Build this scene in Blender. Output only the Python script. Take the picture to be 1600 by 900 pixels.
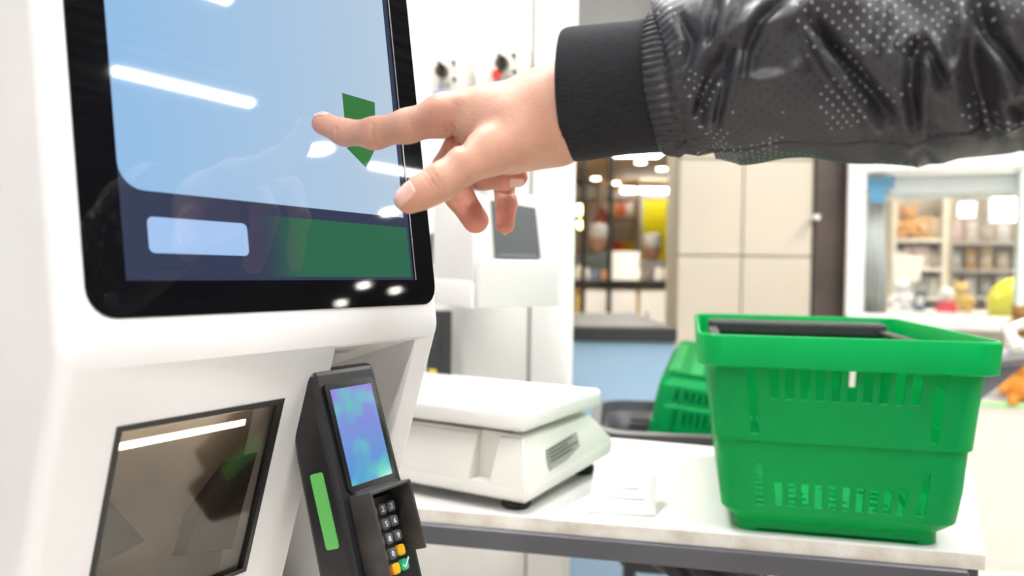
import bpy, bmesh, math, random
import numpy as np
from math import sin, cos, pi, radians, atan2, sqrt
from mathutils import Vector, Matrix

for o in list(bpy.data.objects):
    bpy.data.objects.remove(o)
scene = bpy.context.scene
COL = scene.collection
random.seed(7)

# ------------------------------------------------------------------ camera
F = 1200.0
CAM = np.array([0.0, 0.0, 1.18])
PITCH, ROLL = radians(1.19), radians(0.8)
FW = np.array([0, cos(PITCH), -sin(PITCH)])
_r0 = np.array([1.0, 0, 0]); _u0 = np.cross(_r0, FW)
RT = cos(ROLL) * _r0 + sin(ROLL) * _u0
UP = -sin(ROLL) * _r0 + cos(ROLL) * _u0
cam = bpy.data.cameras.new('camera')
camo = bpy.data.objects.new('camera', cam); COL.objects.link(camo)
m = Matrix.Identity(4)
for i in range(3):
    m[i][0] = RT[i]; m[i][1] = UP[i]; m[i][2] = -FW[i]; m[i][3] = CAM[i]
camo.matrix_world = m
cam.sensor_width = 36.0; cam.lens = 36.0 * F / 1600.0; cam.clip_start = 0.02
cam.dof.use_dof = True; cam.dof.focus_distance = 0.57; cam.dof.aperture_fstop = 4.6
scene.camera = camo

# ------------------------------------------------------------------ world, exposure
w = bpy.data.worlds.new('hall_light'); scene.world = w; w.use_nodes = True
w.node_tree.nodes['Background'].inputs[0].default_value = (1.0, 0.99, 0.985, 1)
w.node_tree.nodes['Background'].inputs[1].default_value = .68
vs = scene.view_settings
vs.view_transform = 'Standard'; vs.look = 'None'; vs.gamma = 1.0; vs.use_curve_mapping = False
vs.exposure = 0.38
EXK = 2 ** -vs.exposure
TUBE_POWER = 84.0

# ------------------------------------------------------------------ helpers
def ray(x, y): return FW + RT * (x - 800) / F + UP * (450 - y) / F
def at(x, y, d): return CAM + ray(x, y) * d                     # a photograph pixel at a distance -> place
def atz(x, y, z):
    r = ray(x, y); return CAM + r * ((z - CAM[2]) / r[2])
def proj(p):
    v = np.asarray(p, float) - CAM; d = v @ FW
    return 800 + F * (v @ RT) / d, 450 - F * (v @ UP) / d, d

ORD = ['first', 'second', 'third', 'fourth', 'fifth', 'sixth', 'seventh', 'eighth', 'ninth', 'tenth', 'eleventh', 'twelfth', 'thirteenth', 'fourteenth']
def tag(o, label=None, cat=None, group=None, kind=None):
    if label: o['label'] = label
    if cat: o['category'] = cat
    if group: o['group'] = group
    if kind: o['kind'] = kind
    return o
def thing(name, label, cat, loc=(0, 0, 0), rz=0.0, group=None, rot=None):
    o = bpy.data.objects.new(name, None); COL.objects.link(o)
    o.empty_display_size = 0.05
    o.location = tuple(loc); o.rotation_euler = rot or (0, 0, rz)
    return tag(o, label, cat, group)
def obj(name, me, mat, parent=None, smooth=False):
    if isinstance(me, bmesh.types.BMesh):
        b = me; me = bpy.data.meshes.new(name); b.normal_update(); b.to_mesh(me); b.free()
    o = bpy.data.objects.new(name, me); COL.objects.link(o)
    if mat is not None and len(me.materials) == 0: me.materials.append(mat)
    if parent is not None: o.parent = parent
    if smooth: sm(o)
    return o
def sm(o, angle=40):
    me = o.data
    me.polygons.foreach_set('use_smooth', [True] * len(me.polygons))
    try: me.set_sharp_from_angle(angle=radians(angle))
    except Exception: pass
    return o
def struct(name, me, mat, parent=None, smooth=False):
    o = obj(name, me, mat, parent, smooth)
    if parent is None: o['kind'] = 'structure'
    return o
def copy_tree(o, parent=None):
    c = o.copy(); COL.objects.link(c); c.parent = parent
    for ch in list(o.children): copy_tree(ch, c)
    return c

def bm_new(): return bmesh.new()
def add_box(bm, c, s, bev=0.0, seg=2, M=None):
    r = bmesh.ops.create_cube(bm, size=1.0)
    vsx = r['verts']
    bmesh.ops.scale(bm, vec=s, verts=vsx)
    if bev > 0:
        es = list({e for v in vsx for e in v.link_edges})
        q = bmesh.ops.bevel(bm, geom=es, offset=bev, segments=seg, profile=0.5, affect='EDGES')
        vsx = list({v for f in q['faces'] for v in f.verts} | {v for v in vsx if v.is_valid})
    if M is not None: bmesh.ops.transform(bm, matrix=M, verts=vsx)
    bmesh.ops.translate(bm, vec=c, verts=vsx)
    return vsx
def box(c, s, bev=0.0, seg=2, M=None):
    bm = bmesh.new(); add_box(bm, c, s, bev, seg, M); return bm
def prism(pts, axis, lo, hi, bev=0.0, seg=2):
    """2-D outline extruded: axis 'x' -> pts are (y,z), 'y' -> (x,z), 'z' -> (x,y)"""
    bm = bmesh.new()
    def mk(p, t):
        return {'x': (t, p[0], p[1]), 'y': (p[0], t, p[1]), 'z': (p[0], p[1], t)}[axis]
    A = [bm.verts.new(mk(p, lo)) for p in pts]; B = [bm.verts.new(mk(p, hi)) for p in pts]
    n = len(pts)
    bm.faces.new(A); bm.faces.new(B[::-1])
    for i in range(n): bm.faces.new((A[i], B[i], B[(i + 1) % n], A[(i + 1) % n]))
    bmesh.ops.recalc_face_normals(bm, faces=bm.faces)
    if bev > 0:
        bmesh.ops.bevel(bm, geom=list(bm.edges), offset=bev, segments=seg, profile=0.5, affect='EDGES')
    return bm
def rrect(x0, x1, y0, y1, r, seg=6, radii=None):
    rs = radii or (r, r, r, r)           # bl, br, tr, tl
    out = []
    for (cx, cy, a0, rr) in ((x0, y0, pi, rs[0]), (x1, y0, 1.5 * pi, rs[1]), (x1, y1, 0, rs[2]), (x0, y1, .5 * pi, rs[3])):
        sx = 1 if cx == x0 else -1; sy = 1 if cy == y0 else -1
        if rr <= 1e-6: out.append((cx, cy)); continue
        for k in range(seg + 1):
            a = a0 + .5 * pi * k / seg
            out.append((cx + sx * rr + rr * cos(a), cy + sy * rr + rr * sin(a)))
    return out
def add_tube(bm, pts, rad, n=10, cap=True):
    pts = [Vector(p) for p in pts]
    rr = rad if isinstance(rad, (list, tuple)) else [rad] * len(pts)
    rings = []; ref = None
    for i, p in enumerate(pts):
        t = (pts[min(i + 1, len(pts) - 1)] - pts[max(i - 1, 0)]).normalized()
        if ref is None: ref = Vector((0, 0, 1)) if abs(t.z) < .9 else Vector((1, 0, 0))
        e1 = (ref - t * ref.dot(t)).normalized(); e2 = t.cross(e1); ref = e1
        rings.append([bm.verts.new(p + (e1 * cos(2 * pi * k / n) + e2 * sin(2 * pi * k / n)) * rr[i]) for k in range(n)])
    for a, b in zip(rings[:-1], rings[1:]):
        for k in range(n): bm.faces.new((a[k], a[(k + 1) % n], b[(k + 1) % n], b[k]))
    if cap: bm.faces.new(rings[0][::-1]); bm.faces.new(rings[-1])
    return bm
def tube(pts, rad, n=10): return add_tube(bmesh.new(), pts, rad, n)
def lathe(prof, n=20, c=(0, 0, 0), sx=1, sy=1):
    bm = bmesh.new(); rings = []
    for r, z in prof:
        if r < 1e-6: rings.append([bm.verts.new((c[0], c[1], c[2] + z))])
        else: rings.append([bm.verts.new((c[0] + sx * r * cos(2 * pi * k / n), c[1] + sy * r * sin(2 * pi * k / n), c[2] + z)) for k in range(n)])
    for a, b in zip(rings[:-1], rings[1:]):
        for k in range(n):
            k2 = (k + 1) % n
            if len(a) == 1 and len(b) == 1: continue
            if len(a) == 1: bm.faces.new((a[0], b[k2], b[k]))
            elif len(b) == 1: bm.faces.new((a[k], a[k2], b[0]))
            else: bm.faces.new((a[k], a[k2], b[k2], b[k]))
    if len(rings[0]) > 1: bm.faces.new(rings[0][::-1])
    if len(rings[-1]) > 1: bm.faces.new(rings[-1])
    bmesh.ops.recalc_face_normals(bm, faces=bm.faces)
    return bm
def boolean_cut(o, cutters):
    """apply cutting boxes (BMesh in the same local space) to a mesh object"""
    tmp = []
    for c in cutters:
        me = bpy.data.meshes.new('cut'); c.normal_update(); c.to_mesh(me); c.free()
        k = bpy.data.objects.new('cut', me); COL.objects.link(k); k.parent = o.parent
        tmp.append(k)
        md = o.modifiers.new('b', 'BOOLEAN'); md.operation = 'DIFFERENCE'; md.object = k; md.solver = 'EXACT'
    bpy.context.view_layer.update()
    dg = bpy.context.evaluated_depsgraph_get()
    me2 = bpy.data.meshes.new_from_object(o.evaluated_get(dg))
    o.modifiers.clear(); old = o.data; o.data = me2; bpy.data.meshes.remove(old)
    for k in tmp: bpy.data.objects.remove(k)
    return o
def text_mesh(txt, size, depth=0.0004):
    cu = bpy.data.curves.new('t', 'FONT'); cu.body = txt; cu.size = size; cu.extrude = depth
    cu.align_x = 'CENTER'; cu.align_y = 'CENTER'; cu.resolution_u = 3
    o = bpy.data.objects.new('t', cu); COL.objects.link(o)
    bpy.context.view_layer.update()
    me = bpy.data.meshes.new_from_object(o.evaluated_get(bpy.context.evaluated_depsgraph_get()))
    bpy.data.objects.remove(o); me.materials.clear()
    return me

# ------------------------------------------------------------------ materials
MATS = {}
def srgb(r, g, b):
    f = lambda c: (c / 255 / 12.92) if c / 255 <= .04045 else ((c / 255 + .055) / 1.055) ** 2.4
    return (f(r), f(g), f(b))
def mat(name, col, rough=.5, metal=0.0, spec=.5, var=0.0, vscale=8.0, bump=0.0, bscale=60.0, coat=0.0, emit=None, estr=1.0, sheen=0.0, dirt=None):
    if name in MATS: return MATS[name]
    M = bpy.data.materials.new(name); M.use_nodes = True
    nt = M.node_tree; N = nt.nodes; L = nt.links
    p = N['Principled BSDF']
    p.inputs['Base Color'].default_value = (*col, 1); p.inputs['Roughness'].default_value = rough
    p.inputs['Metallic'].default_value = metal; p.inputs['Specular IOR Level'].default_value = spec
    p.inputs['Coat Weight'].default_value = coat; p.inputs['Sheen Weight'].default_value = sheen
    tc = N.new('ShaderNodeTexCoord')
    if var > 0:
        no = N.new('ShaderNodeTexNoise'); no.inputs['Scale'].default_value = vscale; no.inputs['Detail'].default_value = 4
        L.new(tc.outputs['Object'], no.inputs['Vector'])
        mx = N.new('ShaderNodeMixRGB'); mx.blend_type = 'MIX'
        c2 = dirt or tuple(c * (1 - var) for c in col)
        mx.inputs[1].default_value = (*col, 1); mx.inputs[2].default_value = (*c2, 1)
        rp = N.new('ShaderNodeValToRGB'); rp.color_ramp.elements[0].position = .4; rp.color_ramp.elements[1].position = .75
        L.new(no.outputs['Fac'], rp.inputs[0]); L.new(rp.outputs[0], mx.inputs[0]); L.new(mx.outputs[0], p.inputs['Base Color'])
    if bump > 0:
        n2 = N.new('ShaderNodeTexNoise'); n2.inputs['Scale'].default_value = bscale; n2.inputs['Detail'].default_value = 3
        L.new(tc.outputs['Object'], n2.inputs['Vector'])
        bp = N.new('ShaderNodeBump'); bp.inputs['Strength'].default_value = bump; bp.inputs['Distance'].default_value = .002
        L.new(n2.outputs['Fac'], bp.inputs['Height']); L.new(bp.outputs[0], p.inputs['Normal'])
    if emit is not None:
        p.inputs['Emission Color'].default_value = (*emit, 1); p.inputs['Emission Strength'].default_value = estr
    MATS[name] = M
    return M
def emis(name, col, s):
    return mat(name, (0, 0, 0), .5, emit=col, estr=s, spec=0.0)

white_plastic = mat('white_plastic', (.80, .775, .765), .38, var=.04, vscale=5)
kiosk_white = mat('kiosk_white', (.80, .78, .785), .34, var=.05, vscale=9, bump=.02, bscale=900)
black_glass = mat('black_glass', (.004, .004, .005), .03, spec=.5)
black_plastic = mat('black_plastic', (.012, .012, .013), .38, var=.3, vscale=30)
shield_plastic = mat('shield_plastic', (.035, .030, .028), .45, var=.4, vscale=40, dirt=(.08, .07, .065))
dark_metal = mat('dark_metal', (.05, .05, .06), .4, metal=.6, var=.3, vscale=20)
charcoal = mat('charcoal_plastic', (.035, .036, .042), .5, var=.3, vscale=15)
chrome = mat('chrome', (.6, .58, .55), .2, metal=1.0)
laminate = mat('white_laminate', (.66, .65, .635), .4, var=.06, vscale=6)
laminate_edge = mat('worn_edge', (.76, .73, .67), .6, var=.3, vscale=30, dirt=(.56, .50, .41), bump=.3, bscale=300)
paper_white = mat('paper', (.80, .795, .78), .8)
ink_grey = mat('ink_grey', (.55, .54, .53), .8)
green_plastic = mat('green_plastic', (.0, .36, .095), .36, spec=.28, var=.10, vscale=12, bump=.03, bscale=400)
def translucent(M, col, f):
    nt = M.node_tree; N = nt.nodes; L = nt.links; p = N['Principled BSDF']; out = N['Material Output']
    t = N.new('ShaderNodeBsdfTranslucent'); t.inputs[0].default_value = (*col, 1); mx = N.new('ShaderNodeMixShader'); mx.inputs[0].default_value = f
    L.new(p.outputs[0], mx.inputs[1]); L.new(t.outputs[0], mx.inputs[2]); L.new(mx.outputs[0], out.inputs[0])
translucent(green_plastic, (.0, .70, .24), .38)
rubber = mat('rubber', (.012, .012, .012), .7)

# ================================================================== THE SHOP SHELL
floor_mat = mat('floor_tile', (.72, .68, .60), .3, var=.08, vscale=3)
grout = mat('grout', (.50, .47, .42), .8)
o = struct('floor', box((3.0, 4.0, -.06), (26, 26, .1)), grout)
# floor tiles around the aisle in view
tile_me = bpy.data.meshes.new('tile'); b = box((0, 0, 0), (.594, .594, .012), .0015, 1); b.to_mesh(tile_me); b.free(); tile_me.materials.append(floor_mat)
for i in range(-7, 11):
    for j in range(-4, 11):
        t = bpy.data.objects.new('tile', tile_me); COL.objects.link(t); t.parent = o; t.location = (i * .6 + .2, j * .6 + .3, -.006)
# main ceiling with dark corrugated sheeting and battens
ceil_mat = mat('ceiling_dark', (.16, .16, .17), .7)
ceil = struct('ceiling', box((5.0, 4.0, 3.36), (22, 22, .1)), ceil_mat)
A = np.array([sin(radians(31.5)), cos(radians(31.5)), 0.0])     # the direction along the kiosk front and the ceiling lamps
NRM = np.array([A[1], -A[0], 0.0])                              # the kiosk's outward direction
YAWK = atan2(A[1], A[0])
slat_me = bpy.data.meshes.new('slat'); b = box((0, 0, 0), (9.0, .03, .05)); b.to_mesh(slat_me); b.free(); slat_me.materials.append(mat('slat_black', (.03, .03, .033), .6))
for k in range(70):
    s = bpy.data.objects.new('slat', slat_me); COL.objects.link(s); s.parent = ceil
    p = np.array([1.0, 2.5, 3.28]) + NRM * (k * .13)
    s.location = tuple(p); s.rotation_euler = (0, 0, YAWK)
# luminaires
tube_em = emis('tube_light', (1.0, .985, .965), TUBE_POWER)
def lamp_strip(c, L, label, width=.038, em=tube_em, z=3.20):
    t = thing('ceiling_lamp', label, 'ceiling lamp', (c[0], c[1], z), YAWK, 'linear ceiling lamps')
    obj('housing', box((0, 0, .03), (L + .04, width + .03, .04), .004, 1), white_plastic, t)
    obj('tube', box((0, 0, 0), (L, width, .025), .006, 2), em, t)
    return t
def mid(a, b): return ((a[0] + b[0]) / 2, (a[1] + b[1]) / 2), sqrt((a[0] - b[0]) ** 2 + (a[1] - b[1]) ** 2)
c1, L1 = mid((3.69, .59), (4.17, 1.37)); lamp_strip(c1, L1, 'lit tube lamp mirrored long across the upper screen')
c1, L1 = mid((5.55, 2.55), (6.2, 3.65)); lamp_strip(c1, L1, 'lit tube lamp mirrored beside the green arrow tip')
c1, L1 = mid((2.72, .68), (2.93, 1.12)); lamp_strip(c1, L1, 'short lit tube lamp mirrored at the top edge of the screen')
for k, (x, y, L) in enumerate([(1.3, -.3, 1.5), (1.0, 1.9, 1.5), (-.6, .9, 1.5), (-.4, -1.5, 1.5), (2.7, 2.7, 1.5), (2.9, 5.0, 1.5), (3.2, -1.4, 1.5)]):
    lamp_strip((x, y), L, 'lit tube lamp on the hall ceiling above the checkout', .12)
down_em = emis('downlight_glow', (1.0, .95, .86), TUBE_POWER * 1.0)
for (x, y) in ((5.06, 2.0), (7.09, 3.2), (12.9, 4.04), (12.4, 4.92), (11.4, 4.06)):
    t = thing('ceiling_downlight', 'round ceiling downlight mirrored as a small spot in the kiosk screen', 'ceiling lamp', (x, y, 3.2), 0, 'round downlights of the hall')
    obj('trim_ring', lathe([(.10, 0), (.13, 0), (.13, .03), (.10, .03)], 20), white_plastic, t)
    obj('diffuser', lathe([(0, -.004), (.10, -.004), (.10, .02), (0, .02)], 20), down_em, t)

# ------------------------------------------------------------------ white panelled wall behind the table
YW = radians(-20)
wallc = at(888, 600, 1.5)
wall_white = mat('wall_white', (.86, .85, .82), .55, var=.03, vscale=2)
wl = struct('wall_left', box((-1.2, .03, 1.6), (2.39, .035, 3.2)), wall_white)
wl.location = (wallc[0], wallc[1], 0); wl.rotation_euler = (0, 0, YW)
xs = [-2.4, -1.6, -1.25, -.9, -.55, -.335, -.178, -.085]
for a_, b_ in zip(xs[:-1], xs[1:]):
    obj('panel', box(((a_ + b_) / 2, .004, 1.62), (b_ - a_ - .0003, .012, 3.1), .0006, 1), wall_white, wl)
obj('corner_trim', box((-.038, .008, 1.6), (.078, .045, 3.2), .008, 2), mat('trim_white', (.88, .87, .85), .4), wl)

# ------------------------------------------------------------------ beige tiled pier, dark column, bulkhead
beige = mat('beige_tile', (.57, .51, .41), .28, var=.06, vscale=2)
DW = 4.0
pl = at(1058, 400, DW); pr = at(1268, 400, DW)
wb = struct('wall_back', box(((pl[0] + pr[0]) / 2, DW + .16, 1.6), (pr[0] - pl[0] - .01, .3, 3.2)), mat('pier_grout', (.45, .41, .34), .8))
seam_x = at(1158, 400, DW)[0]; seam_z = at(1158, 400, DW)[2]
for (x0, x1) in ((pl[0], seam_x), (seam_x, pr[0])):
    for k in range(-4, 4):
        z0 = max(seam_z + k * .5, 0.0); z1 = min(seam_z + (k + 1) * .5, 3.2)
        obj('tile', box(((x0 + x1) / 2, DW, (z0 + z1) / 2), (x1 - x0 - .008, .02, z1 - z0 - .008), .003, 1), beige, wb)
col_mat = mat('column_bronze', (.10, .075, .065), .35, metal=.3, var=.35, vscale=3)
cr = at(1324, 400, DW)
bmc = box(((pr[0] + cr[0]) / 2, DW + .1, 1.6), (cr[0] - pr[0], .26, 3.2), .01)
dc = thing('metal_column', 'dark bronze metal column between tiled pier and shop window', 'column', ((pr[0] + cr[0]) / 2, DW + .1, 0))
M0 = Matrix.Translation((-(pr[0] + cr[0]) / 2, -(DW + .1), 0)); bmesh.ops.transform(bmc, matrix=M0, verts=bmc.verts); obj('shaft', bmc, col_mat, dc)
obj('foot_plate', box((0, 0, .02), (cr[0] - pr[0] + .08, .36, .04), .004), dark_metal, dc)
pp = at(1273, 340, DW - .06)
obj('bracket', box((pp[0] - (pr[0] + cr[0]) / 2, -.16, pp[2]), (.03, .06, .025), .004), white_plastic, dc)
struct('wall_upper', box((.45, 4.25, 2.78), (.95, .1, .86)), mat('bulkhead', (.33, .33, .325), .7))

# ================================================================== SELF-CHECKOUT KIOSK
KS = .9
F0 = at(95, 557, .369); ZF = F0[2]; T1, T2 = .14, .30
kiosk = thing('self_checkout_kiosk', 'white self-checkout kiosk with tilted touchscreen, scanner window and card terminal bay', 'kiosk', (F0[0], F0[1], 0), YAWK)
WK = .338 * KS; TH = .062
ztop = ZF + .52; zlow = ZF - .52
yu = T1 * (ztop - ZF); yl = T2 * (ZF - zlow)
prof = [(yu, ztop), (0, ZF), (yl, zlow), (yl + TH + .02, zlow), (TH + .004, ZF), (yu + TH, ztop)]
bmk = bmesh.new()
Av = [bmk.verts.new((0, p[0], p[1])) for p in prof]; Bv = [bmk.verts.new((WK, p[0], p[1])) for p in prof]
bmk.faces.new(Av); bmk.faces.new(Bv[::-1])
for i in range(6): bmk.faces.new((Av[i], Bv[i], Bv[(i + 1) % 6], Av[(i + 1) % 6]))
bmesh.ops.recalc_face_normals(bmk, faces=bmk.faces)
foldE = [e for e in bmk.edges if abs(e.verts[0].co.z - ZF) < 1e-5 and abs(e.verts[1].co.z - ZF) < 1e-5 and abs(e.verts[0].co.y) < 1e-5 and abs(e.verts[1].co.y) < 1e-5]
othE = [e for e in bmk.edges if e not in foldE]
bmesh.ops.bevel(bmk, geom=othE + foldE, offset=.009, segments=5, profile=.5, affect='EDGES')
shell = obj('shell', bmk, kiosk_white, kiosk)

def up_pt(x, zeta, off=0.0):              # on the upper (screen) face
    k = 1 / sqrt(1 + T1 * T1)
    return (x, T1 * zeta - off * k, ZF + zeta - off * T1 * k)
def lo_pt(x, zeta, off=0.0):              # on the lower face, zeta < 0
    k = 1 / sqrt(1 + T2 * T2)
    return (x, -T2 * zeta - off * k, ZF + zeta + off * T2 * k)
def face_prism(pt, outline, o0, o1, bev=0.0):
    bm = bmesh.new()
    a_ = [bm.verts.new(pt(x, z, o0)) for x, z in outline]; b_ = [bm.verts.new(pt(x, z, o1)) for x, z in outline]
    n = len(outline)
    bm.faces.new(a_); bm.faces.new(b_[::-1])
    for i in range(n): bm.faces.new((a_[i], b_[i], b_[(i + 1) % n], a_[(i + 1) % n]))
    bmesh.ops.recalc_face_normals(bm, faces=bm.faces)
    if bev: bmesh.ops.bevel(bm, geom=list(bm.edges), offset=bev, segments=2, affect='EDGES')
    return bm
S = lambda *v: tuple(x * KS for x in v)
WX0, WX1, WZ0, WZ1 = .0395 * KS, .167 * KS, -.160 * KS, -.046 * KS       # scanner window
BX0, BX1, BZ0, BZ1 = .2077 * KS, .306 * KS, -.300 * KS, -.0100 * KS       # card terminal bay
boolean_cut(shell, [face_prism(lo_pt, [(WX0, WZ0 - .02), (WX1, WZ0 - .02), (WX1, WZ1), (WX0, WZ1)], .02, -.045),
                    face_prism(lo_pt, [(BX0, BZ0), (BX1, BZ0), (BX1, BZ1), (BX0, BZ1)], .02, -.2)])
WZ0 -= .02
sm(shell, 180); shell.modifiers.new('w', 'WEIGHTED_NORMAL').keep_sharp = True
# bay lining: five-sided pocket
bm = bmesh.new()
def q(*pts): bm.faces.new([bm.verts.new(p) for p in pts])
d0, d1 = .0, -.10
c = [(BX0, BZ0), (BX1, BZ0), (BX1, BZ1), (BX0, BZ1)]
for i in range(4):
    p1, p2 = c[i], c[(i + 1) % 4]
    q(lo_pt(*p1, d0 - .001), lo_pt(*p2, d0 - .001), lo_pt(*p2, d1), lo_pt(*p1, d1))
q(*[lo_pt(*p, d1) for p in c])
bay = obj('terminal_bay', bm, kiosk_white, kiosk)
md = bay.modifiers.new('s', 'SOLIDIFY'); md.thickness = .002; md.offset = 0
# pedestal
obj('pedestal', box((WK / 2, .26, .5), (.20, .14, 1.0), .012, 3), white_plastic, kiosk)
obj('pedestal_neck', box((WK / 2, .20, ZF - .10), (.22, .14, .5), .012, 3), white_plastic, kiosk)
obj('base_plate', box((WK / 2, .22, .012), (.40, .44, .024), .006, 2), dark_metal, kiosk)

# touchscreen
gx0, gx1, gz0, gz1 = .0155 * KS, .333 * KS, .019 * KS, .495
glass = obj('touchscreen', face_prism(up_pt, rrect(gx0, gx1, gz0, gz1, .016), -.003, .0008), black_glass, kiosk)
def disp(name, col, s, rough=.03):
    return mat(name, (.004, .004, .005), rough, emit=col, estr=s * EXK)
DX0, DX1, DZ0, DZ1 = .0395 * KS, .3035 * KS, .0405 * KS, .455
def disp_grad():
    M = disp('display_blue', (.4, .6, .85), 1.0)
    nt = M.node_tree; N = nt.nodes; L = nt.links
    tc = N.new('ShaderNodeTexCoord'); sp = N.new('ShaderNodeSeparateXYZ'); L.new(tc.outputs['Object'], sp.inputs[0])
    mr = N.new('ShaderNodeMapRange'); mr.inputs[1].default_value = DX0; mr.inputs[2].default_value = DX1; L.new(sp.outputs[0], mr.inputs[0])
    rp = N.new('ShaderNodeValToRGB'); rp.color_ramp.elements[0].color = (*srgb(148, 190, 230), 1); rp.color_ramp.elements[1].color = (*srgb(184, 204, 222), 1)
    L.new(mr.outputs[0], rp.inputs[0]); L.new(rp.outputs[0], N['Principled BSDF'].inputs['Emission Color'])
    return M
def subd(outline, o0, o1): return face_prism(up_pt, outline, o0, o1)
M = disp('display_slate', srgb(52, 60, 84), 1.0)
obj('display', subd([(DX0, DZ0), (DX1, DZ0), (DX1, DZ1), (DX0, DZ1)], 0, .0009), M, glass)
BLZ = .0945 * KS
obj('content_panel', subd(rrect(DX0, DX1 - .006 * KS, BLZ, DZ1, .012, radii=(.014, 0.0, 0, 0)), 0, .00094), disp_grad(), glass)
obj('screen_button', subd(rrect(.0555 * KS, .129 * KS, .057 * KS, .079 * KS, .0035), 0, .00094), disp('display_button', srgb(165, 198, 240), 1.0), glass)
arrow = [(.2352, .1913), (.2742, .1912), (.2703, .1522), (.2555, .1330), (.2351, .1460)]
obj('arrow_icon', subd([(x * KS, z * KS) for x, z in arrow][::-1], 0, .00098), disp('display_green', srgb(58, 126, 66), .9), glass)
def soft_green():
    M = disp('display_green_block', (0, .1, .05), 1.0)
    nt = M.node_tree; N = nt.nodes; L = nt.links
    tc = N.new('ShaderNodeTexCoord'); sp = N.new('ShaderNodeSeparateXYZ'); L.new(tc.outputs['Object'], sp.inputs[0])
    mr = N.new('ShaderNodeMapRange'); mr.interpolation_type = 'SMOOTHSTEP'
    mr.inputs[1].default_value = .135 * KS; mr.inputs[2].default_value = .185 * KS; L.new(sp.outputs[0], mr.inputs[0])
    rp = N.new('ShaderNodeMixRGB'); rp.inputs[1].default_value = (*srgb(52, 60, 84), 1); rp.inputs[2].default_value = (*srgb(44, 104, 76), 1)
    L.new(mr.outputs[0], rp.inputs[0]); L.new(rp.outputs[0], N['Principled BSDF'].inputs['Emission Color'])
    return M
obj('green_button', subd([(.135 * KS, .043 * KS), (.3005 * KS, .043 * KS), (.3005 * KS, .086 * KS), (.135 * KS, .086 * KS)], 0, .00094), soft_green(), glass)
obj('glass_edge', subd([(.3055 * KS, DZ0), (.3068 * KS, DZ0), (.3068 * KS, DZ1), (.3055 * KS, DZ1)], 0, .0012), mat('edge_grey', (.25, .25, .26), .2, metal=.6), glass)
obj('sensor_eye', subd([(.03 * KS + .004 * cos(t * pi / 8), .03 * KS + .004 * sin(t * pi / 8)) for t in range(16)], 0, .0010), mat('sensor', (.007, .007, .009), .12), glass)

# scanner window: dark frame, tinted pane, lit strip, inner plate and shapes standing for reflections
bm = bmesh.new()
fr = .0035
for (x0, x1, z0, z1) in ((WX0, WX1, WZ1 - fr, WZ1), (WX0, WX1, WZ0, WZ0 + fr), (WX0, WX0 + fr, WZ0 + fr, WZ1 - fr), (WX1 - fr, WX1, WZ0 + fr, WZ1 - fr)):
    t_ = face_prism(lo_pt, [(x0, z0), (x1, z0), (x1, z1), (x0, z1)], -.006, .0006)
    me_ = bpy.data.meshes.new('t'); t_.to_mesh(me_); t_.free(); bm.from_mesh(me_); bpy.data.meshes.remove(me_)
win = obj('scanner_window', bm, black_plastic, kiosk)
Mg = bpy.data.materials.new('tinted_pane'); Mg.use_nodes = True; nt = Mg.node_tree; nt.nodes.clear()
out = nt.nodes.new('ShaderNodeOutputMaterial'); mx = nt.nodes.new('ShaderNodeMixShader'); tr = nt.nodes.new('ShaderNodeBsdfTransparent'); gl = nt.nodes.new('ShaderNodeBsdfGlossy')
tr.inputs[0].default_value = (.72, .68, .63, 1); gl.inputs['Roughness'].default_value = .08; gl.inputs[0].default_value = (.9, .9, .9, 1)
mx.inputs[0].default_value = .07
nt.links.new(tr.outputs[0], mx.inputs[1]); nt.links.new(gl.outputs[0], mx.inputs[2]); nt.links.new(mx.outputs[0], out.inputs[0])
obj('pane', face_prism(lo_pt, [(WX0 + fr, WZ0 + fr), (WX1 - fr, WZ0 + fr), (WX1 - fr, WZ1 - fr), (WX0 + fr, WZ1 - fr)], -.0040, -.0025), Mg, win)
scan_back = mat('scanner_plate', (.30, .255, .22), .35, var=.35, vscale=14)
obj('inner_plate', face_prism(lo_pt, [(WX0 + .0005, WZ0), (WX1 - .0005, WZ0), (WX1 - .0005, WZ1), (WX0 + .0005, WZ1)], -.0445, -.030), scan_back, win)
obj('light_strip', face_prism(lo_pt, [(WX0 + .006, WZ1 - .013), (WX1 - .022, WZ1 - .013), (WX1 - .022, WZ1 - .009), (WX0 + .006, WZ1 - .009)], -.013, -.0085), emis('scan_strip', (1.0, .92, .78), 9.0), win)
obj('dark_reflection', face_prism(lo_pt, [(WX1 - .042, WZ0 + .028), (WX1 - .006, WZ0 + .02), (WX1 - .002, WZ1 - .034), (WX1 - .018, WZ1 - .036), (WX1 - .040, WZ1 - .066)], -.030, -.014), mat('reflection_dark', (.035, .025, .025), .4), win)  # solid piece painting a dark reflection on the pane
obj('navy_reflection', face_prism(lo_pt, [(WX0 + .0045, -.138 * KS), (WX0 + .036, -.129 * KS), (WX0 + .009, -.094 * KS)], -.030, -.008), mat('reflection_navy', (.02, .022, .04), .3), win)  # navy piece standing in for another reflection in the glass

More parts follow.
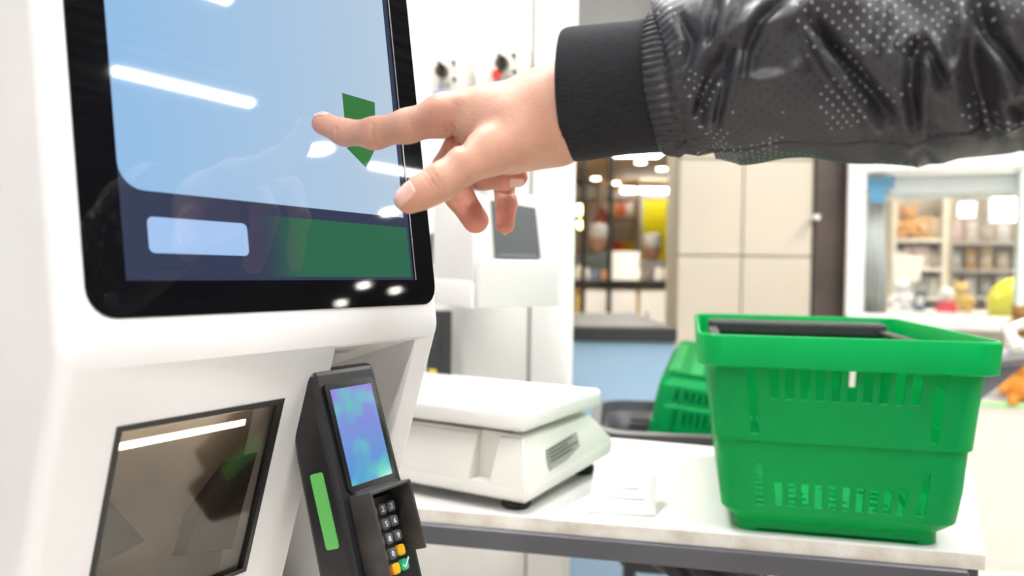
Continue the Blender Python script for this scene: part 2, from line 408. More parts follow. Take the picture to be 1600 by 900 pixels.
# ================================================================== CARD TERMINAL
nt_ = NRM + .34 * np.array([0, 0, 1.0]); nt_ /= np.linalg.norm(nt_)
Q0 = at(543, 762, .515)
Zt = np.cross(A, 0 * A + nt_); Zt = np.array([0, 0, 1.0]) - nt_ * nt_[2]; Zt /= np.linalg.norm(Zt)
term = thing('card_terminal', 'black card payment terminal with lit blue screen and keypad under a shield', 'card terminal')
Mt = Matrix.Identity(4)
Yt = -nt_                                    # local x = along kiosk, y = into the terminal, z = up its face
for i in range(3):
    Mt[i][0] = A[i]; Mt[i][1] = Yt[i]; Mt[i][2] = Zt[i]; Mt[i][3] = Q0[i]
term.matrix_world = Mt
def t_uv(x, y, off=0.0):                     # photograph pixel -> terminal-face coordinates
    r = ray(x, y); p0 = Q0 + nt_ * off
    p = CAM + r * ((p0 - CAM) @ nt_ / (r @ nt_)) - Q0
    return p @ A, p @ Zt
uTL = t_uv(510, 612); uTR = t_uv(577, 600); uBR = t_uv(600, 744)
sw = (uTR[0] + uBR[0]) / 2; sh = (uTL[1] + uTR[1]) / 2
BW0, BW1 = -.011, sw + .012
body_pts = [(-.0075, 0), (0, 0)]
zb, zt_ = -.085, sh + .020
obj('body', prism([(-.002, zt_ - .004), (-.003, -.006), (-.001, zb), (.036, zb + .01), (.032, sh * .4), (.024, zt_)], 'x', BW0, BW1, .005, 3), black_plastic, term)
sbz = obj('screen_bezel', prism(rrect(-.004, sw + .004, -.004, sh + .005, .004), 'y', -.0045, -.001), mat('bezel_black', (.008, .008, .009), .15), term)
Ms = disp('terminal_display', (.3, .4, .8), 1.0, .08)
ntt = Ms.node_tree; N = ntt.nodes; L = ntt.links
tc = N.new('ShaderNodeTexCoord'); sp = N.new('ShaderNodeSeparateXYZ'); L.new(tc.outputs['Object'], sp.inputs[0])
mr = N.new('ShaderNodeMapRange'); mr.inputs[1].default_value = 0; mr.inputs[2].default_value = sh; L.new(sp.outputs[2], mr.inputs[0])
rp = N.new('ShaderNodeValToRGB'); e = rp.color_ramp.elements
e[0].color = (*srgb(80, 150, 215), 1); e[1].color = (*srgb(150, 140, 225), 1); k = e.new(.45); k.color = (*srgb(120, 150, 215), 1); k = e.new(.8); k.color = (*srgb(135, 140, 220), 1)
L.new(mr.outputs[0], rp.inputs[0])
no = N.new('ShaderNodeTexNoise'); no.inputs['Scale'].default_value = 45; no.inputs['Detail'].default_value = 1; L.new(tc.outputs['Object'], no.inputs['Vector'])
r2 = N.new('ShaderNodeValToRGB'); r2.color_ramp.elements[0].position = .5; r2.color_ramp.elements[1].position = .72
L.new(no.outputs['Fac'], r2.inputs[0])
m2 = N.new('ShaderNodeMixRGB'); m2.inputs[2].default_value = (*srgb(95, 205, 190), 1); L.new(r2.outputs[0], m2.inputs[0]); L.new(rp.outputs[0], m2.inputs[1])
L.new(m2.outputs[0], N['Principled BSDF'].inputs['Emission Color'])
obj('display', prism([(0, 0), (sw, 0), (sw, sh), (0, sh)], 'y', -.0049, -.003), Ms, sbz)
obj('bezel_lip', prism(rrect(.0, sw + .003, -.0065, -.004, .001), 'y', -.0065, -.001), mat('lip_grey', (.06, .06, .065), .3), sbz)
# keypad block
kz1 = -.012; kz0 = -.066
kx0, kx1 = -.001, sw - .0045
kp = obj('keypad', prism(rrect(kx0 + .003, kx1 - .003, kz0 - .006, kz1, .004), 'y', -.007, .002), black_plastic, term)
key_grey = mat('key_grey', (.11, .11, .12), .4, var=.2, vscale=80)
key_yel = mat('key_yellow', (.85, .50, .01), .4); key_grn = mat('key_green', (.02, .50, .24), .4); key_red = mat('key_red', (.6, .03, .03), .4)
legend = mat('key_legend', (.75, .75, .75), .6)
kw = (kx1 - kx0 - .010) / 3; kh = .0100
digits = [['1', '2', '3'], ['4', '5', '6'], ['7', '8', '9'], ['', '0', ''], ['', '', '']]
for r_ in range(5):
    for c_ in range(3):
        cx = kx0 + .005 + kw * (c_ + .5); cz = kz1 - .0085 - kh * r_
        mm = key_grey
        if r_ == 3 and c_ == 2: mm = key_yel
        if r_ == 4: mm = (key_red, key_yel, key_grn)[c_]
        ky = obj('key', prism(rrect(cx - kw * .40, cx + kw * .40, cz - kh * .36, cz + kh * .36, .0022), 'y', -.0105, -.006, .0008, 1), mm, kp)
        if digits[r_][c_]:
            me = text_mesh(digits[r_][c_], .0052)
            me.transform(Matrix.Translation((cx - .001, -.0108, cz)) @ Matrix.Rotation(pi / 2, 4, 'X'))
            obj('legend', me, legend, ky)
        elif r_ == 4 and c_ == 2:
            obj('legend', prism([(cx - .003, cz), (cx - .001, cz - .002), (cx + .004, cz + .003), (cx + .004, cz + .0042), (cx - .001, cz - .0006), (cx - .003, cz + .001)], 'y', -.0108, -.010), legend, ky)
# privacy shield: three walls standing around the keypad
bm = bmesh.new()
add_tube_pts = [(kx0, kz0), (kx0, kz1 + .004), (kx1, kz1 + .004), (kx1, kz0 + .012)]
outl = [(kx0 - .0025, kz0), (kx0 - .0025, kz1 + .006), (kx1 + .0025, kz1 + .006), (kx1 + .0025, kz0 + .012), (kx1, kz0 + .012), (kx1, kz1 + .0035), (kx0, kz1 + .0035), (kx0, kz0)]
bmS = prism(outl, 'y', -.022, -.001, .0009, 2)
obj('keypad_shield', bmS, shield_plastic, term, True)
obj('green_sticker', prism(rrect(.008, .020, -.036, sh * .22, .002), 'x', BW0 - .0006, BW0 + .001), mat('sticker_green', (.13, .50, .12), .5), term)
tag(term, None)

# ================================================================== TABLE
ZT = .90
tfl, tfr, tbr, tbl = atz(640, 792, ZT), atz(1537, 866, ZT), atz(1516, 732, ZT), atz(955, 684, ZT)
dv = (tfl - tfr) / np.linalg.norm(tfl - tfr); tfl2 = tfr + dv * 1.15
dvb = (tbl - tbr) / np.linalg.norm(tbl - tbr); tbl2 = tbr + dvb * 1.3
tcen = (tfl2 + tfr + tbr + tbl2) / 4
table = thing('packing_table', 'white laminate packing table with worn edge and dark metal frame', 'table', (tcen[0], tcen[1], 0))
def loc2(p): return (p[0] - tcen[0], p[1] - tcen[1])
corn = [loc2(p) for p in (tfl2, tfr, tbr, tbl2)]
obj('tabletop', prism(corn, 'z', ZT - .016, ZT, .002, 2), laminate, table)
def inset(pts, k): return [(x * k, y * k) for x, y in pts]
obj('edge_band', prism([(x * 1.0025, y * 1.0025) for x, y in corn], 'z', ZT - .0165, ZT - .0012), laminate_edge, table)
fr_ = inset(corn, .975)
for i in range(4):
    p1, p2 = Vector((*fr_[i], ZT - .029)), Vector((*fr_[(i + 1) % 4], ZT - .029))
    dd = (p2 - p1); ang = atan2(dd.y, dd.x)
    obj('frame_beam', box(tuple((p1 + p2) / 2), (dd.length, .022, .024), .002, 1, Matrix.Rotation(ang, 4, 'Z')), mat('frame_grey', (.10, .10, .115), .4, metal=.3, var=.2, vscale=10), table)
lg = inset(corn, .9)
for (x, y) in lg:
    l_ = obj('leg', tube([(x, y, .02), (x, y, ZT - .03)], .016, 12), dark_metal, table, True)
    obj('foot', lathe([(.02, 0), (.022, .012), (.017, .03)], 12, (x, y, 0)), rubber, l_)
for (i, j) in ((0, 1), (3, 2)):
    p1 = Vector((*lg[i], .25)); p2 = Vector((*lg[j], .25))
    obj('stretcher', tube([p1, p2], .011, 10), dark_metal, table, True)
brace_m = mat('brace_black', (.012, .012, .015), .4)
for (q1, q2, rr_, mm_) in ((at(970, 858, 1.0), (*lg[2], .52), .026, brace_m), (at(1040, 866, 1.02), (*lg[2], .62), .009, chrome), (at(1010, 862, .96), (*lg[1], .55), .014, brace_m)):
    p1 = Vector((q1[0] - tcen[0], q1[1] - tcen[1], ZT - .04)); obj('brace', tube([p1, Vector(q2)], rr_, 10), mm_, table, True)

# ================================================================== SHOPPING BASKETS
def basket_meshes():
    H = .218; hr = .185
    prof_ = [(0.0, 0.0), (.012, .0), (.026, .014), (.058, .0185), (.104, .0215), (.1045, .0245), (.150, .0285), (hr, .0325)]   # (z, outward offset)
    hx, hy = .104, .178
    def off(z):
        for (z0, o0), (z1, o1) in zip(prof_[:-1], prof_[1:]):
            if z <= z1: return o0 + (o1 - o0) * (z - z0) / max(z1 - z0, 1e-6)
        return prof_[-1][1]
    bm = bmesh.new()
    cr_ = .022
    def ptf(side, u, z):
        # perimeter point on a rounded rectangle
        o_ = off(z); X = hx + o_; Y = hy + o_
        if side == 0: return (-X + cr_ + u * 2 * (X - cr_), -Y, z)
        if side == 1: return (X, -Y + cr_ + u * 2 * (Y - cr_), z)
        if side == 2: return (X - cr_ - u * 2 * (X - cr_), Y, z)
        return (-X, Y - cr_ - u * 2 * (Y - cr_), z)
    def corner(side, t, z):
        o_ = off(z); X = hx + o_; Y = hy + o_
        cx, cy, a0 = ((X - cr_, -Y + cr_, -.5 * pi), (X - cr_, Y - cr_, 0), (-X + cr_, Y - cr_, .5 * pi), (-X + cr_, -Y + cr_, pi))[side]
        a = a0 + t * .5 * pi
        return (cx + cr_ * cos(a), cy + cr_ * sin(a), z)
    vc = {}
    def V(p):
        k = tuple(round(c_, 5) for c_ in p)
        if k not in vc: vc[k] = bm.verts.new(p)
        return vc[k]
    def face(*ps):
        vs_ = []
        for p in ps:
            v = V(p)
            if v not in vs_: vs_.append(v)
        if len(vs_) > 2:
            try: bm.faces.new(vs_)
            except ValueError: pass
    zrow = [0, .012, .026, .034, .060, .080, .104, .1045, .112, .150, .183, hr]
    rimz = [hr]
    for side in range(4):
        n = 10 if side % 2 == 0 else 17
        m0, sw_ = .075, .04 if side % 2 == 0 else .024
        us = [0, m0, m0 + sw_]
        a0 = m0 + sw_ + .045
        pit = (1 - 2 * a0) / n
        cols = set(); k0 = 3
        for i in range(n):
            us += [a0 + pit * (i + .22), a0 + pit * (i + .78)]
        us += [1 - m0 - sw_, 1 - m0, 1]
        for i in range(len(us) - 1):
            slot = (i >= 3 and (i - 3) % 2 == 0 and i < 3 + 2 * n - 0 and i <= 2 + 2 * n)
            sideslot = i in (1, len(us) - 3)
            for z0, z1 in zip(zrow[:-1], zrow[1:]):
                hole = False
                if slot and (z0 == .034 or z0 == .150): hole = True
                if sideslot and (z0 in (.034, .060, .112, .150)) : hole = True
                if sideslot and z0 == .080: hole = False
                if hole: continue
                face(ptf(side, us[i], z0), ptf(side, us[i + 1], z0), ptf(side, us[i + 1], z1), ptf(side, us[i], z1))
        for z0, z1 in zip(zrow[:-1], zrow[1:]):
            for t in range(4):
                face(corner(side, t / 4, z0), corner(side, (t + 1) / 4, z0), corner(side, (t + 1) / 4, z1), corner(side, t / 4, z1))
    # perforated bottom
    nx, ny = 9, 27
    xs_ = [-hx + 2 * hx * i / nx for i in range(nx + 1)]; ys_ = [-hy + 2 * hy * j / ny for j in range(ny + 1)]
    for i in range(nx):
        for j in range(ny):
            if 0 < i < nx - 1 and 0 < j < ny - 1 and j % 2 == 1 and i % 2 == 1: continue
            if i in (0, nx - 1) and (j < 2 or j > ny - 3): continue
            face((xs_[i], ys_[j], .004), (xs_[i + 1], ys_[j], .004), (xs_[i + 1], ys_[j + 1], .004), (xs_[i], ys_[j + 1], .004))
    me = bpy.data.meshes.new('basket_body'); bm.normal_update(); bmesh.ops.recalc_face_normals(bm, faces=bm.faces); bm.to_mesh(me); bm.free()
    # rim: hollow band
    ro = .0445
    def ring(X, Y, r, z):
        out_ = []
        for (cx, cy, a0) in ((X - r, -Y + r, -.5 * pi), (X - r, Y - r, 0), (-X + r, Y - r, .5 * pi), (-X + r, -Y + r, pi)):
            for t in range(6):
                a = a0 + t * .1 * pi; out_.append((cx + r * cos(a), cy + r * sin(a), z))
        return out_
    bm = bmesh.new()
    o1 = off(hr)
    secs = [(o1 - .0005, hr - .001), (ro - .003, hr - .001), (ro - .0015, hr), (ro, H - .002), (ro - .001, H), (ro - .004, H), (ro - .005, H - .002), (ro - .006, hr + .004), (o1 - .003, hr + .003)]
    rings = [[bm.verts.new(p) for p in ring(hx + s_, hy + s_, cr_ + .006, z)] for s_, z in secs]
    n = len(rings[0])
    for i in range(len(rings)):
        a_, b_ = rings[i], rings[(i + 1) % len(rings)]
        for k in range(n): bm.faces.new((a_[k], a_[(k + 1) % n], b_[(k + 1) % n], b_[k]))
    bmesh.ops.recalc_face_normals(bm, faces=bm.faces)
    mr_ = bpy.data.meshes.new('basket_rim'); bm.to_mesh(mr_); bm.free()
    # folding handle: a wide U lying flat just under the rim
    def handle(sgn):
        X, Y = hx + .026, hy + .022
        bm2 = bmesh.new()
        sy = sgn
        add_box(bm2, (-.002, sy * (Y - .030), H - .017), (2 * X - .008, .034, .022), .006, 3)
        for ex in (-X + .008, X - .012): add_box(bm2, (ex, sy * (Y - .030) / 2, H - .020), (.014, Y - .030, .008), .002, 1)
        return bm2
    return me, mr_, [handle(1), handle(-1)]
bk_me, bk_rim, bk_h = basket_meshes()
YB = radians(-13)
xb = np.array([cos(YB), sin(YB), 0]); yb = np.array([-sin(YB), cos(YB), 0])
bf = (atz(1150, 832, ZT) + atz(1463, 847, ZT)) / 2
bo = bf + yb * .176
basket = thing('shopping_basket', 'green plastic shopping basket with slotted sides standing on the white table', 'shopping basket', (bo[0], bo[1], ZT), YB, 'green shopping baskets')
def basket_parts(root, handles=True):
    b1 = obj('body', bk_me, green_plastic, root)
    if not bk_me.get('done'):
        md_ = b1.modifiers.new('s', 'SOLIDIFY'); md_.thickness = .0028; bpy.context.view_layer.update()
        me2 = bpy.data.meshes.new_from_object(b1.evaluated_get(bpy.context.evaluated_depsgraph_get()))
        b1.modifiers.clear(); b1.data = me2; basket_parts.me = me2; sm(b1, 28); bk_me['done'] = 1
    else: b1.data = basket_parts.me
    obj('rim', bk_rim, green_plastic, root)
    return b1
basket_parts(basket); sm(basket.children[1] if basket.children[1].name.startswith('rim') else basket.children[0], 30)
for hme in bk_h: obj('handle', hme, mat('handle_black', (.022, .022, .024), .55, var=.5, vscale=60), basket)

# ================================================================== COUNTER SCALE
YS = radians(-30)
so = atz(822, 808, ZT)
scale = thing('counter_scale', 'off-white counter weighing scale with flat platter and rating label', 'scale', (so[0], so[1], ZT), YS)
sc_w = mat('scale_white', (.72, .705, .66), .4, var=.06, vscale=10); sc_p = mat('scale_platter', (.72, .715, .69), .35)
W_, D_ = .36, .25
bm = bmesh.new()
lower = [(-W_, 0, .014), (0, 0, .014), (0, D_, .022), (-W_, D_, .022)]
l2 = [(-W_, 0, .030), (0.0, 0, .030), (0.004, D_, .045), (-W_, D_, .045)]
upper = [(-W_, .014, .088), (-.012, .014, .088), (-.016, D_ - .045, .088), (-W_, D_ - .045, .088)]
R1 = [bm.verts.new(p) for p in lower]; R2 = [bm.verts.new(p) for p in l2]; R3 = [bm.verts.new(p) for p in upper]
bm.faces.new(R1[::-1]); bm.faces.new(R3)
for a_, b_ in ((R1, R2), (R2, R3)):
    for i in range(4): bm.faces.new((a_[i], a_[(i + 1) % 4], b_[(i + 1) % 4], b_[i]))
bmesh.ops.recalc_face_normals(bm, faces=bm.faces)
bmesh.ops.bevel(bm, geom=list(bm.edges), offset=.004, segments=3, affect='EDGES')
sb = obj('housing', bm, sc_w, scale)
bpy.context.view_layer.update()
boolean_cut(sb, [prism([(-.080, .032), (-.050, .032), (-.040, .12), (-.072, .12)], 'y', -.03, .022)])
sm(sb, 35)
obj('gap_ring', box((-W_ / 2 - .012, D_ / 2 - .012, .089), (W_ - .05, D_ - .075, .010), .002), mat('gap_grey', (.22, .21, .19), .5), scale)
obj('platter', box((-W_ / 2 - .004, D_ / 2 - .014, .1075), (W_ + .0, D_ - .028, .024), .006, 4), sc_p, scale, True)
for (x, y) in ((-.03, .03), (-.03, D_ - .035), (-W_ + .03, .03), (-W_ + .03, D_ - .035)):
    obj('foot', lathe([(.015, 0), (.018, .003), (.018, .010), (.014, .016)], 16, (x, y, 0)), rubber, scale, True)
# rating label on the right flank
u0 = Vector((.003, .040, .047)); 
bml = bmesh.new()
def flank(y, z):
    k = (z - .030) / (.088 - .030); kb = (y) / D_
    x = 0.004 * kb + (-.012 - .004 * kb - 0.004 * kb) * k
    return (x + .0012, y, z)
pts = [flank(.060, .040), flank(.150, .046), flank(.150, .071), flank(.060, .065)]
lab = obj('rating_label', None if False else (lambda: (bml.faces.new([bml.verts.new(p) for p in pts]), bml)[1])(), mat('label_grey', (.28, .28, .26), .5), scale)
lab.modifiers.new('s', 'SOLIDIFY').thickness = .0005
for k in range(4):
    bmm = bmesh.new(); z_ = .049 + k * .0045
    w1 = (.045, .058, .038, .05)[k]
    pp_ = [flank(.064, z_), flank(.064 + w1 * 1.4, z_ + w1 * .09), flank(.064 + w1 * 1.4, z_ + w1 * .09 + .0018), flank(.064, z_ + .0018)]
    bmm.faces.new([bmm.verts.new((p[0] + .0006, p[1], p[2])) for p in pp_]); obj('print_line', bmm, mat('label_dark', (.06, .06, .06), .6), lab)

# ------------------------------------------------------------------ receipt slip on the table
p1 = atz(925, 800, ZT); 
rc = thing('receipt', 'curled white paper receipt lying in front of the scale', 'receipt', (atz(975, 790, ZT)[0], atz(975, 790, ZT)[1], ZT), radians(-12))
bm = bmesh.new(); n = 24; rows = []
for i in range(n + 1):
    s_ = i / n
    y = -.040 + .085 * s_; z = .0015 + .036 * sin(min(1, s_ * 1.15) * pi * .62) ** 1.6
    if s_ > .72: y -= (s_ - .72) * .06; z += -(s_ - .72) * .03
    rows.append((bm.verts.new((-.038, y, z)), bm.verts.new((.038, y + .003, z + .001))))
for a_, b_ in zip(rows[:-1], rows[1:]): bm.faces.new((a_[0], a_[1], b_[1], b_[0]))
sheet = obj('sheet', bm, paper_white, rc, True); sheet.modifiers.new('s', 'SOLIDIFY').thickness = .0004
for k in range(3):
    s_ = (6 + k * 3) / n
    y = -.040 + .085 * s_; z = .0015 + .036 * sin(min(1, s_ * 1.15) * pi * .62) ** 1.6
    obj('print_line', box((-.004 * k, y, z + .0007), (.05 - .008 * k, .0022, .0003), 0, 1, Matrix.Rotation(.55, 4, 'X')), ink_grey, rc)

# ================================================================== THE POINTING PERSON
def seg_dist(P, a, b, ra, rb):
    ba = b - a; L2 = float(ba @ ba); pa = P - a
    h = np.clip((pa @ ba) / L2, 0, 1)
    d = pa - h[:, None] * ba
    return np.sqrt((d * d).sum(1)) - (ra + (rb - ra) * h)
def smin(a, b, k):
    h = np.clip(.5 + .5 * (b - a) / k, 0, 1)
    return b * (1 - h) + a * h - k * h * (1 - h)
def chain(P, pts, k):
    d = None
    for (a, ra), (b, rb) in zip(pts[:-1], pts[1:]):
        e = seg_dist(P, a, b, ra, rb)
        d = e if d is None else smin(d, e, k)
    return d
def ell(P, c, ax, rad):
    q = (P - c) @ np.array(ax).T / np.array(rad)
    l = np.sqrt((q * q).sum(1)) + 1e-9
    return (l - 1) * min(rad)
def surface_nets(fn, lo, hi, h, chunk=400000):
    lo = np.array(lo, float); n = np.ceil((np.array(hi) - lo) / h).astype(int) + 1
    gx, gy, gz = [np.arange(k) * h + l for k, l in zip(n, lo)]
    D = np.empty(n, np.float32)
    # coarse evaluation first, to skip far cells
    pts = np.stack(np.meshgrid(gx, gy, gz, indexing='ij'), -1).reshape(-1, 3)
    flat = D.reshape(-1)
    for i in range(0, len(pts), chunk): flat[i:i + chunk] = fn(pts[i:i + chunk])
    ins = D < 0
    c8 = np.zeros(np.array(n) - 1, np.int8)
    for dx in (0, 1):
        for dy in (0, 1):
            for dz in (0, 1): c8 += ins[dx:n[0] - 1 + dx, dy:n[1] - 1 + dy, dz:n[2] - 1 + dz]
    act = (c8 > 0) & (c8 < 8)
    idx = np.argwhere(act)
    vid = -np.ones(act.shape, np.int64); vid[act] = np.arange(len(idx))
    acc = np.zeros((len(idx), 3)); cnt = np.zeros(len(idx))
    corners = [(0, 0, 0), (1, 0, 0), (0, 1, 0), (1, 1, 0), (0, 0, 1), (1, 0, 1), (0, 1, 1), (1, 1, 1)]
    for i in range(8):
        for ax in range(3):
            a = corners[i]
            if a[ax]: continue
            b = list(a); b[ax] = 1
            va = D[idx[:, 0] + a[0], idx[:, 1] + a[1], idx[:, 2] + a[2]]; vb = D[idx[:, 0] + b[0], idx[:, 1] + b[1], idx[:, 2] + b[2]]
            s = (va < 0) != (vb < 0)
            t = np.where(s, va / (va - vb + 1e-12), 0)
            p = np.tile(np.array(a, float), (len(idx), 1)); p[:, ax] += t
            acc[s] += p[s]; cnt[s] += 1
    verts = (idx + acc / cnt[:, None]) * h + lo
    faces = []
    for ax in range(3):
        u, v = (ax + 1) % 3, (ax + 2) % 3
        sl0 = [slice(None)] * 3; sl1 = [slice(None)] * 3
        sl0[ax] = slice(0, -1); sl1[ax] = slice(1, None)
        cr = ins[tuple(sl0)] != ins[tuple(sl1)]
        e = np.argwhere(cr)
        e = e[(e[:, u] > 0) & (e[:, v] > 0) & (e[:, u] < n[u] - 1) & (e[:, v] < n[v] - 1)]
        q = []
        for du, dv_ in ((1, 1), (0, 1), (0, 0), (1, 0)):
            c = e.copy(); c[:, u] -= du; c[:, v] -= dv_
            q.append(vid[c[:, 0], c[:, 1], c[:, 2]])
        q = np.stack(q, 1)
        flip = ins[e[:, 0], e[:, 1], e[:, 2]]
        q[~flip] = q[~flip][:, ::-1]
        faces.append(q)
    faces = np.concatenate(faces); faces = faces[(faces >= 0).all(1)]
    return verts, faces
def mesh_np(name, verts, faces):
    me = bpy.data.meshes.new(name)
    me.vertices.add(len(verts)); me.vertices.foreach_set('co', np.asarray(verts, np.float32).ravel())
    me.loops.add(faces.size); me.loops.foreach_set('vertex_index', faces.ravel().astype(np.int32))
    me.polygons.add(len(faces)); me.polygons.foreach_set('loop_start', (np.arange(len(faces)) * 4).astype(np.int32))
    me.polygons.foreach_set('use_smooth', np.ones(len(faces), bool))
    me.update(calc_edges=True); me.validate()
    return me

def J(x, y, d, r): return (at(x, y, d), r * d / F)      # joint: place and radius (in photograph pixels)
index = [J(505, 193, .5245, 17.8), J(538, 207, .519, 18.8), J(586, 209, .509, 22.5), J(636, 197, .498, 24.5), J(692, 182, .488, 31)]
# slide the fingertip so that it just touches the glass
nu_ = NRM + T1 * np.array([0, 0, 1.0]); nu_ /= np.linalg.norm(nu_)
_scr = F0 + nu_ * .0012
gap = (index[0][0] - _scr) @ nu_ - index[0][1]
print('fingertip gap mm', gap * 1000)
for i, k_ in ((0, 1.0), (1, .7), (2, .4), (3, .15)):
    rr_ = (index[i][0] - CAM); rr_ = rr_ / np.linalg.norm(rr_)
    index[i] = (index[i][0] - rr_ * (gap * k_ / (rr_ @ nu_)), index[i][1])
thumb = [J(639, 312, .446, 22), J(662, 299, .446, 24.5), J(688, 284, .447, 27), J(728, 257, .451, 28), J(765, 237, .457, 36), J(845, 205, .466, 44)]
middle = [J(743, 344, .494, 20.5), J(717, 305, .500, 22), J(699, 264, .506, 23.5), J(735, 196, .503, 26)]
ring_f = [J(810, 277, .500, 14.5), J(788, 279, .504, 17), J(753, 277, .508, 18.5), J(778, 200, .518, 23)]
pinky = [J(789, 351, .530, 15), J(791, 318, .533, 16), J(784, 268, .540, 18.5), J(812, 200, .540, 22)]
palm = [
    [J(692, 181, .488, 29), J(760, 172, .481, 36), J(880, 168, .475, 58)],
    [J(745, 205, .478, 30), J(800, 200, .474, 58), J(860, 186, .472, 70)],
    [J(732, 186, .500, 27), J(880, 165, .484, 56)],
    [J(776, 192, .516, 25), J(880, 168, .492, 54)],
    [J(812, 200, .534, 24), J(880, 175, .500, 50)],
    [J(790, 225, .480, 46), J(860, 195, .476, 62)],
    [J(860, 176, .479, 66), J(905, 166, .477, 60), J(1010, 150, .464, 56)],
]
creases = [  # photograph polyline, depth in mm, width in px
    ([(583, 196), (581, 210), (584, 222), (590, 231)], 1.2, 1.8), ([(526, 200), (525, 212), (528, 221)], .9, 1.7),
    ([(667, 268), (674, 280), (682, 293)], .8, 2.0), ([(673, 264), (680, 275), (687, 286)], .6, 1.8), ([(661, 274), (668, 285), (675, 296)], .5, 1.6),
    ([(696, 200), (706, 210), (715, 219), (722, 228)], 1.5, 4.2), ([(706, 196), (714, 208), (721, 221)], .8, 1.8), ([(716, 196), (720, 208), (724, 221)], .7, 1.7), ([(727, 200), (728, 212), (727, 222)], .5, 1.6),
    ([(686, 196), (695, 202)], .7, 2.2), ([(708, 312), (716, 317), (722, 315)], .7, 2.0), ([(778, 300), (790, 304), (803, 301)], .8, 2.0),
    ([(640, 186), (644, 205)], .3, 3), ([(866, 236), (872, 225), (876, 212)], .4, 2.5)]
bumps = [((690, 160), 2.0, 16), ((717, 150), 1.2, 10), ((586, 190), .8, 12)]
def hand_sdf(Pn):
    pd = None
    for c_ in palm:
        e = chain(Pn, c_, .008)
        pd = e if pd is None else smin(pd, e, .010)
    best = smin(pd, chain(Pn, index, .006), .007)
    best = smin(best, chain(Pn, thumb, .006), .006)
    for f_, k_ in ((middle, .004), (ring_f, .003), (pinky, .004)):
        best = np.minimum(best, smin(pd, chain(Pn, f_, .004), k_))
    v = Pn - CAM; d = v @ FW
    px = 800 + F * (v @ RT) / d; py = 450 - F * (v @ UP) / d
    near = np.abs(best) < .006
    if near.any():
        x_, y_ = px[near], py[near]; add = np.zeros(len(x_))
        frontw = np.clip((.515 - d[near]) / .01, 0, 1) if True else 1
        for pl_, amp, sg in creases:
            m_ = 1e9
            for (x0, y0), (x1, y1) in zip(pl_[:-1], pl_[1:]):
                l2_ = (x1 - x0) ** 2 + (y1 - y0) ** 2
                t = np.clip(((x_ - x0) * (x1 - x0) + (y_ - y0) * (y1 - y0)) / l2_, 0, 1)
                m_ = np.minimum(m_, (x_ - x0 - t * (x1 - x0)) ** 2 + (y_ - y0 - t * (y1 - y0)) ** 2)
            add += amp * .001 * np.exp(-m_ / (2 * sg * sg))
        for (bx, by), amp, sg in bumps:
            add -= amp * .001 * np.exp(-((x_ - bx) ** 2 + (y_ - by) ** 2) / (2 * sg * sg))
        best[near] += add
    return best
allj = [j for c_ in [index, thumb, middle, ring_f, pinky] + palm for j in c_]
lo_ = np.min([p - r - .004 for p, r in allj], 0); hi_ = np.max([p + r + .004 for p, r in allj], 0)
hv, hf = surface_nets(hand_sdf, lo_, hi_, .0011)

# clothing anchors: arm centre line (photograph px, px, distance, half height px) then elbow and shoulder in the room
ELB = at(1640, 78, .396); SHO = np.array([.56, .17, 1.43])
pz = at(1300, 100, .43)
PX, PY = .74, .12                                            # where the person stands
person = thing('person', 'person in perforated black bomber jacket pointing a finger at the kiosk screen', 'person', (PX, PY, 0))
OFF = np.array([PX, PY, 0])
# rest of the body: head, neck, other arm and hand, legs (coarse, outside the picture)
fd = np.array([-.94, .34, 0]); fd /= np.linalg.norm(fd); sd = np.array([-fd[1], fd[0], 0])   # facing, the person's left
def wp(f, s, z): return np.array([PX, PY, 0]) + fd * f + sd * s + np.array([0, 0, z])
SHO = wp(.0, -.17, 1.43) if False else SHO
def skin_sdf(Pn):
    d = seg_dist(Pn, wp(.0, 0, 1.46), wp(.015, 0, 1.60), .055, .052)
    d = smin(d, ell(Pn, wp(.03, 0, 1.70), [fd, sd, [0, 0, 1]], (.098, .076, .115)), .02)
    d = smin(d, ell(Pn, wp(.075, 0, 1.635), [fd, sd, [0, 0, 1]], (.045, .05, .05)), .03)
    d = smin(d, seg_dist(Pn, wp(.118, 0, 1.715), wp(.142, 0, 1.675), .009, .014), .012)
    for s_ in (-1, 1):
        d = smin(d, ell(Pn, wp(.015, s_ * .077, 1.685), [fd, sd, [0, 0, 1]], (.018, .010, .03)), .006)
        d = -smin(-d, -(-ell(Pn, wp(.118, s_ * .032, 1.712), [fd, sd, [0, 0, 1]], (.014, .016, .010))), .006)
    d = -smin(-d, -(-seg_dist(Pn, wp(.118, -.02, 1.637), wp(.118, .02, 1.637), .005, .005)), .004)
    d = smin(d, seg_dist(Pn, wp(0, 0, 1.46), wp(0, 0, 1.0), .06, .09), .03)
    d = smin(d, seg_dist(Pn, wp(0, 0, 1.41), wp(0, .17, 1.40), .05, .045), .03)
    d = smin(d, seg_dist(Pn, wp(0, .17, 1.40), wp(-.01, .245, 1.16), .045, .038), .02)
    d = smin(d, seg_dist(Pn, wp(-.01, .245, 1.16), wp(.05, .24, 1.0), .036, .028), .02)
    return np.minimum(d, lhand_sdf(Pn))
def lhand_sdf(Pn):
    b_ = wp(.07, .235, .86)
    d = seg_dist(Pn, wp(.05, .24, 1.0), b_, .026, .028)
    d = smin(d, seg_dist(Pn, b_, wp(.085, .23, .81), .030, .030), .02)
    for k in range(4):
        s0 = wp(.055 + .02 * k, .232, .80); s1 = wp(.06 + .022 * k, .222, .745 - (.012 if k in (1, 2) else 0))
        d = smin(d, seg_dist(Pn, s0, s1, .0095, .008), .006)
    d = smin(d, seg_dist(Pn, wp(.10, .222, .84), wp(.135, .205, .79), .012, .009), .008)
    return d
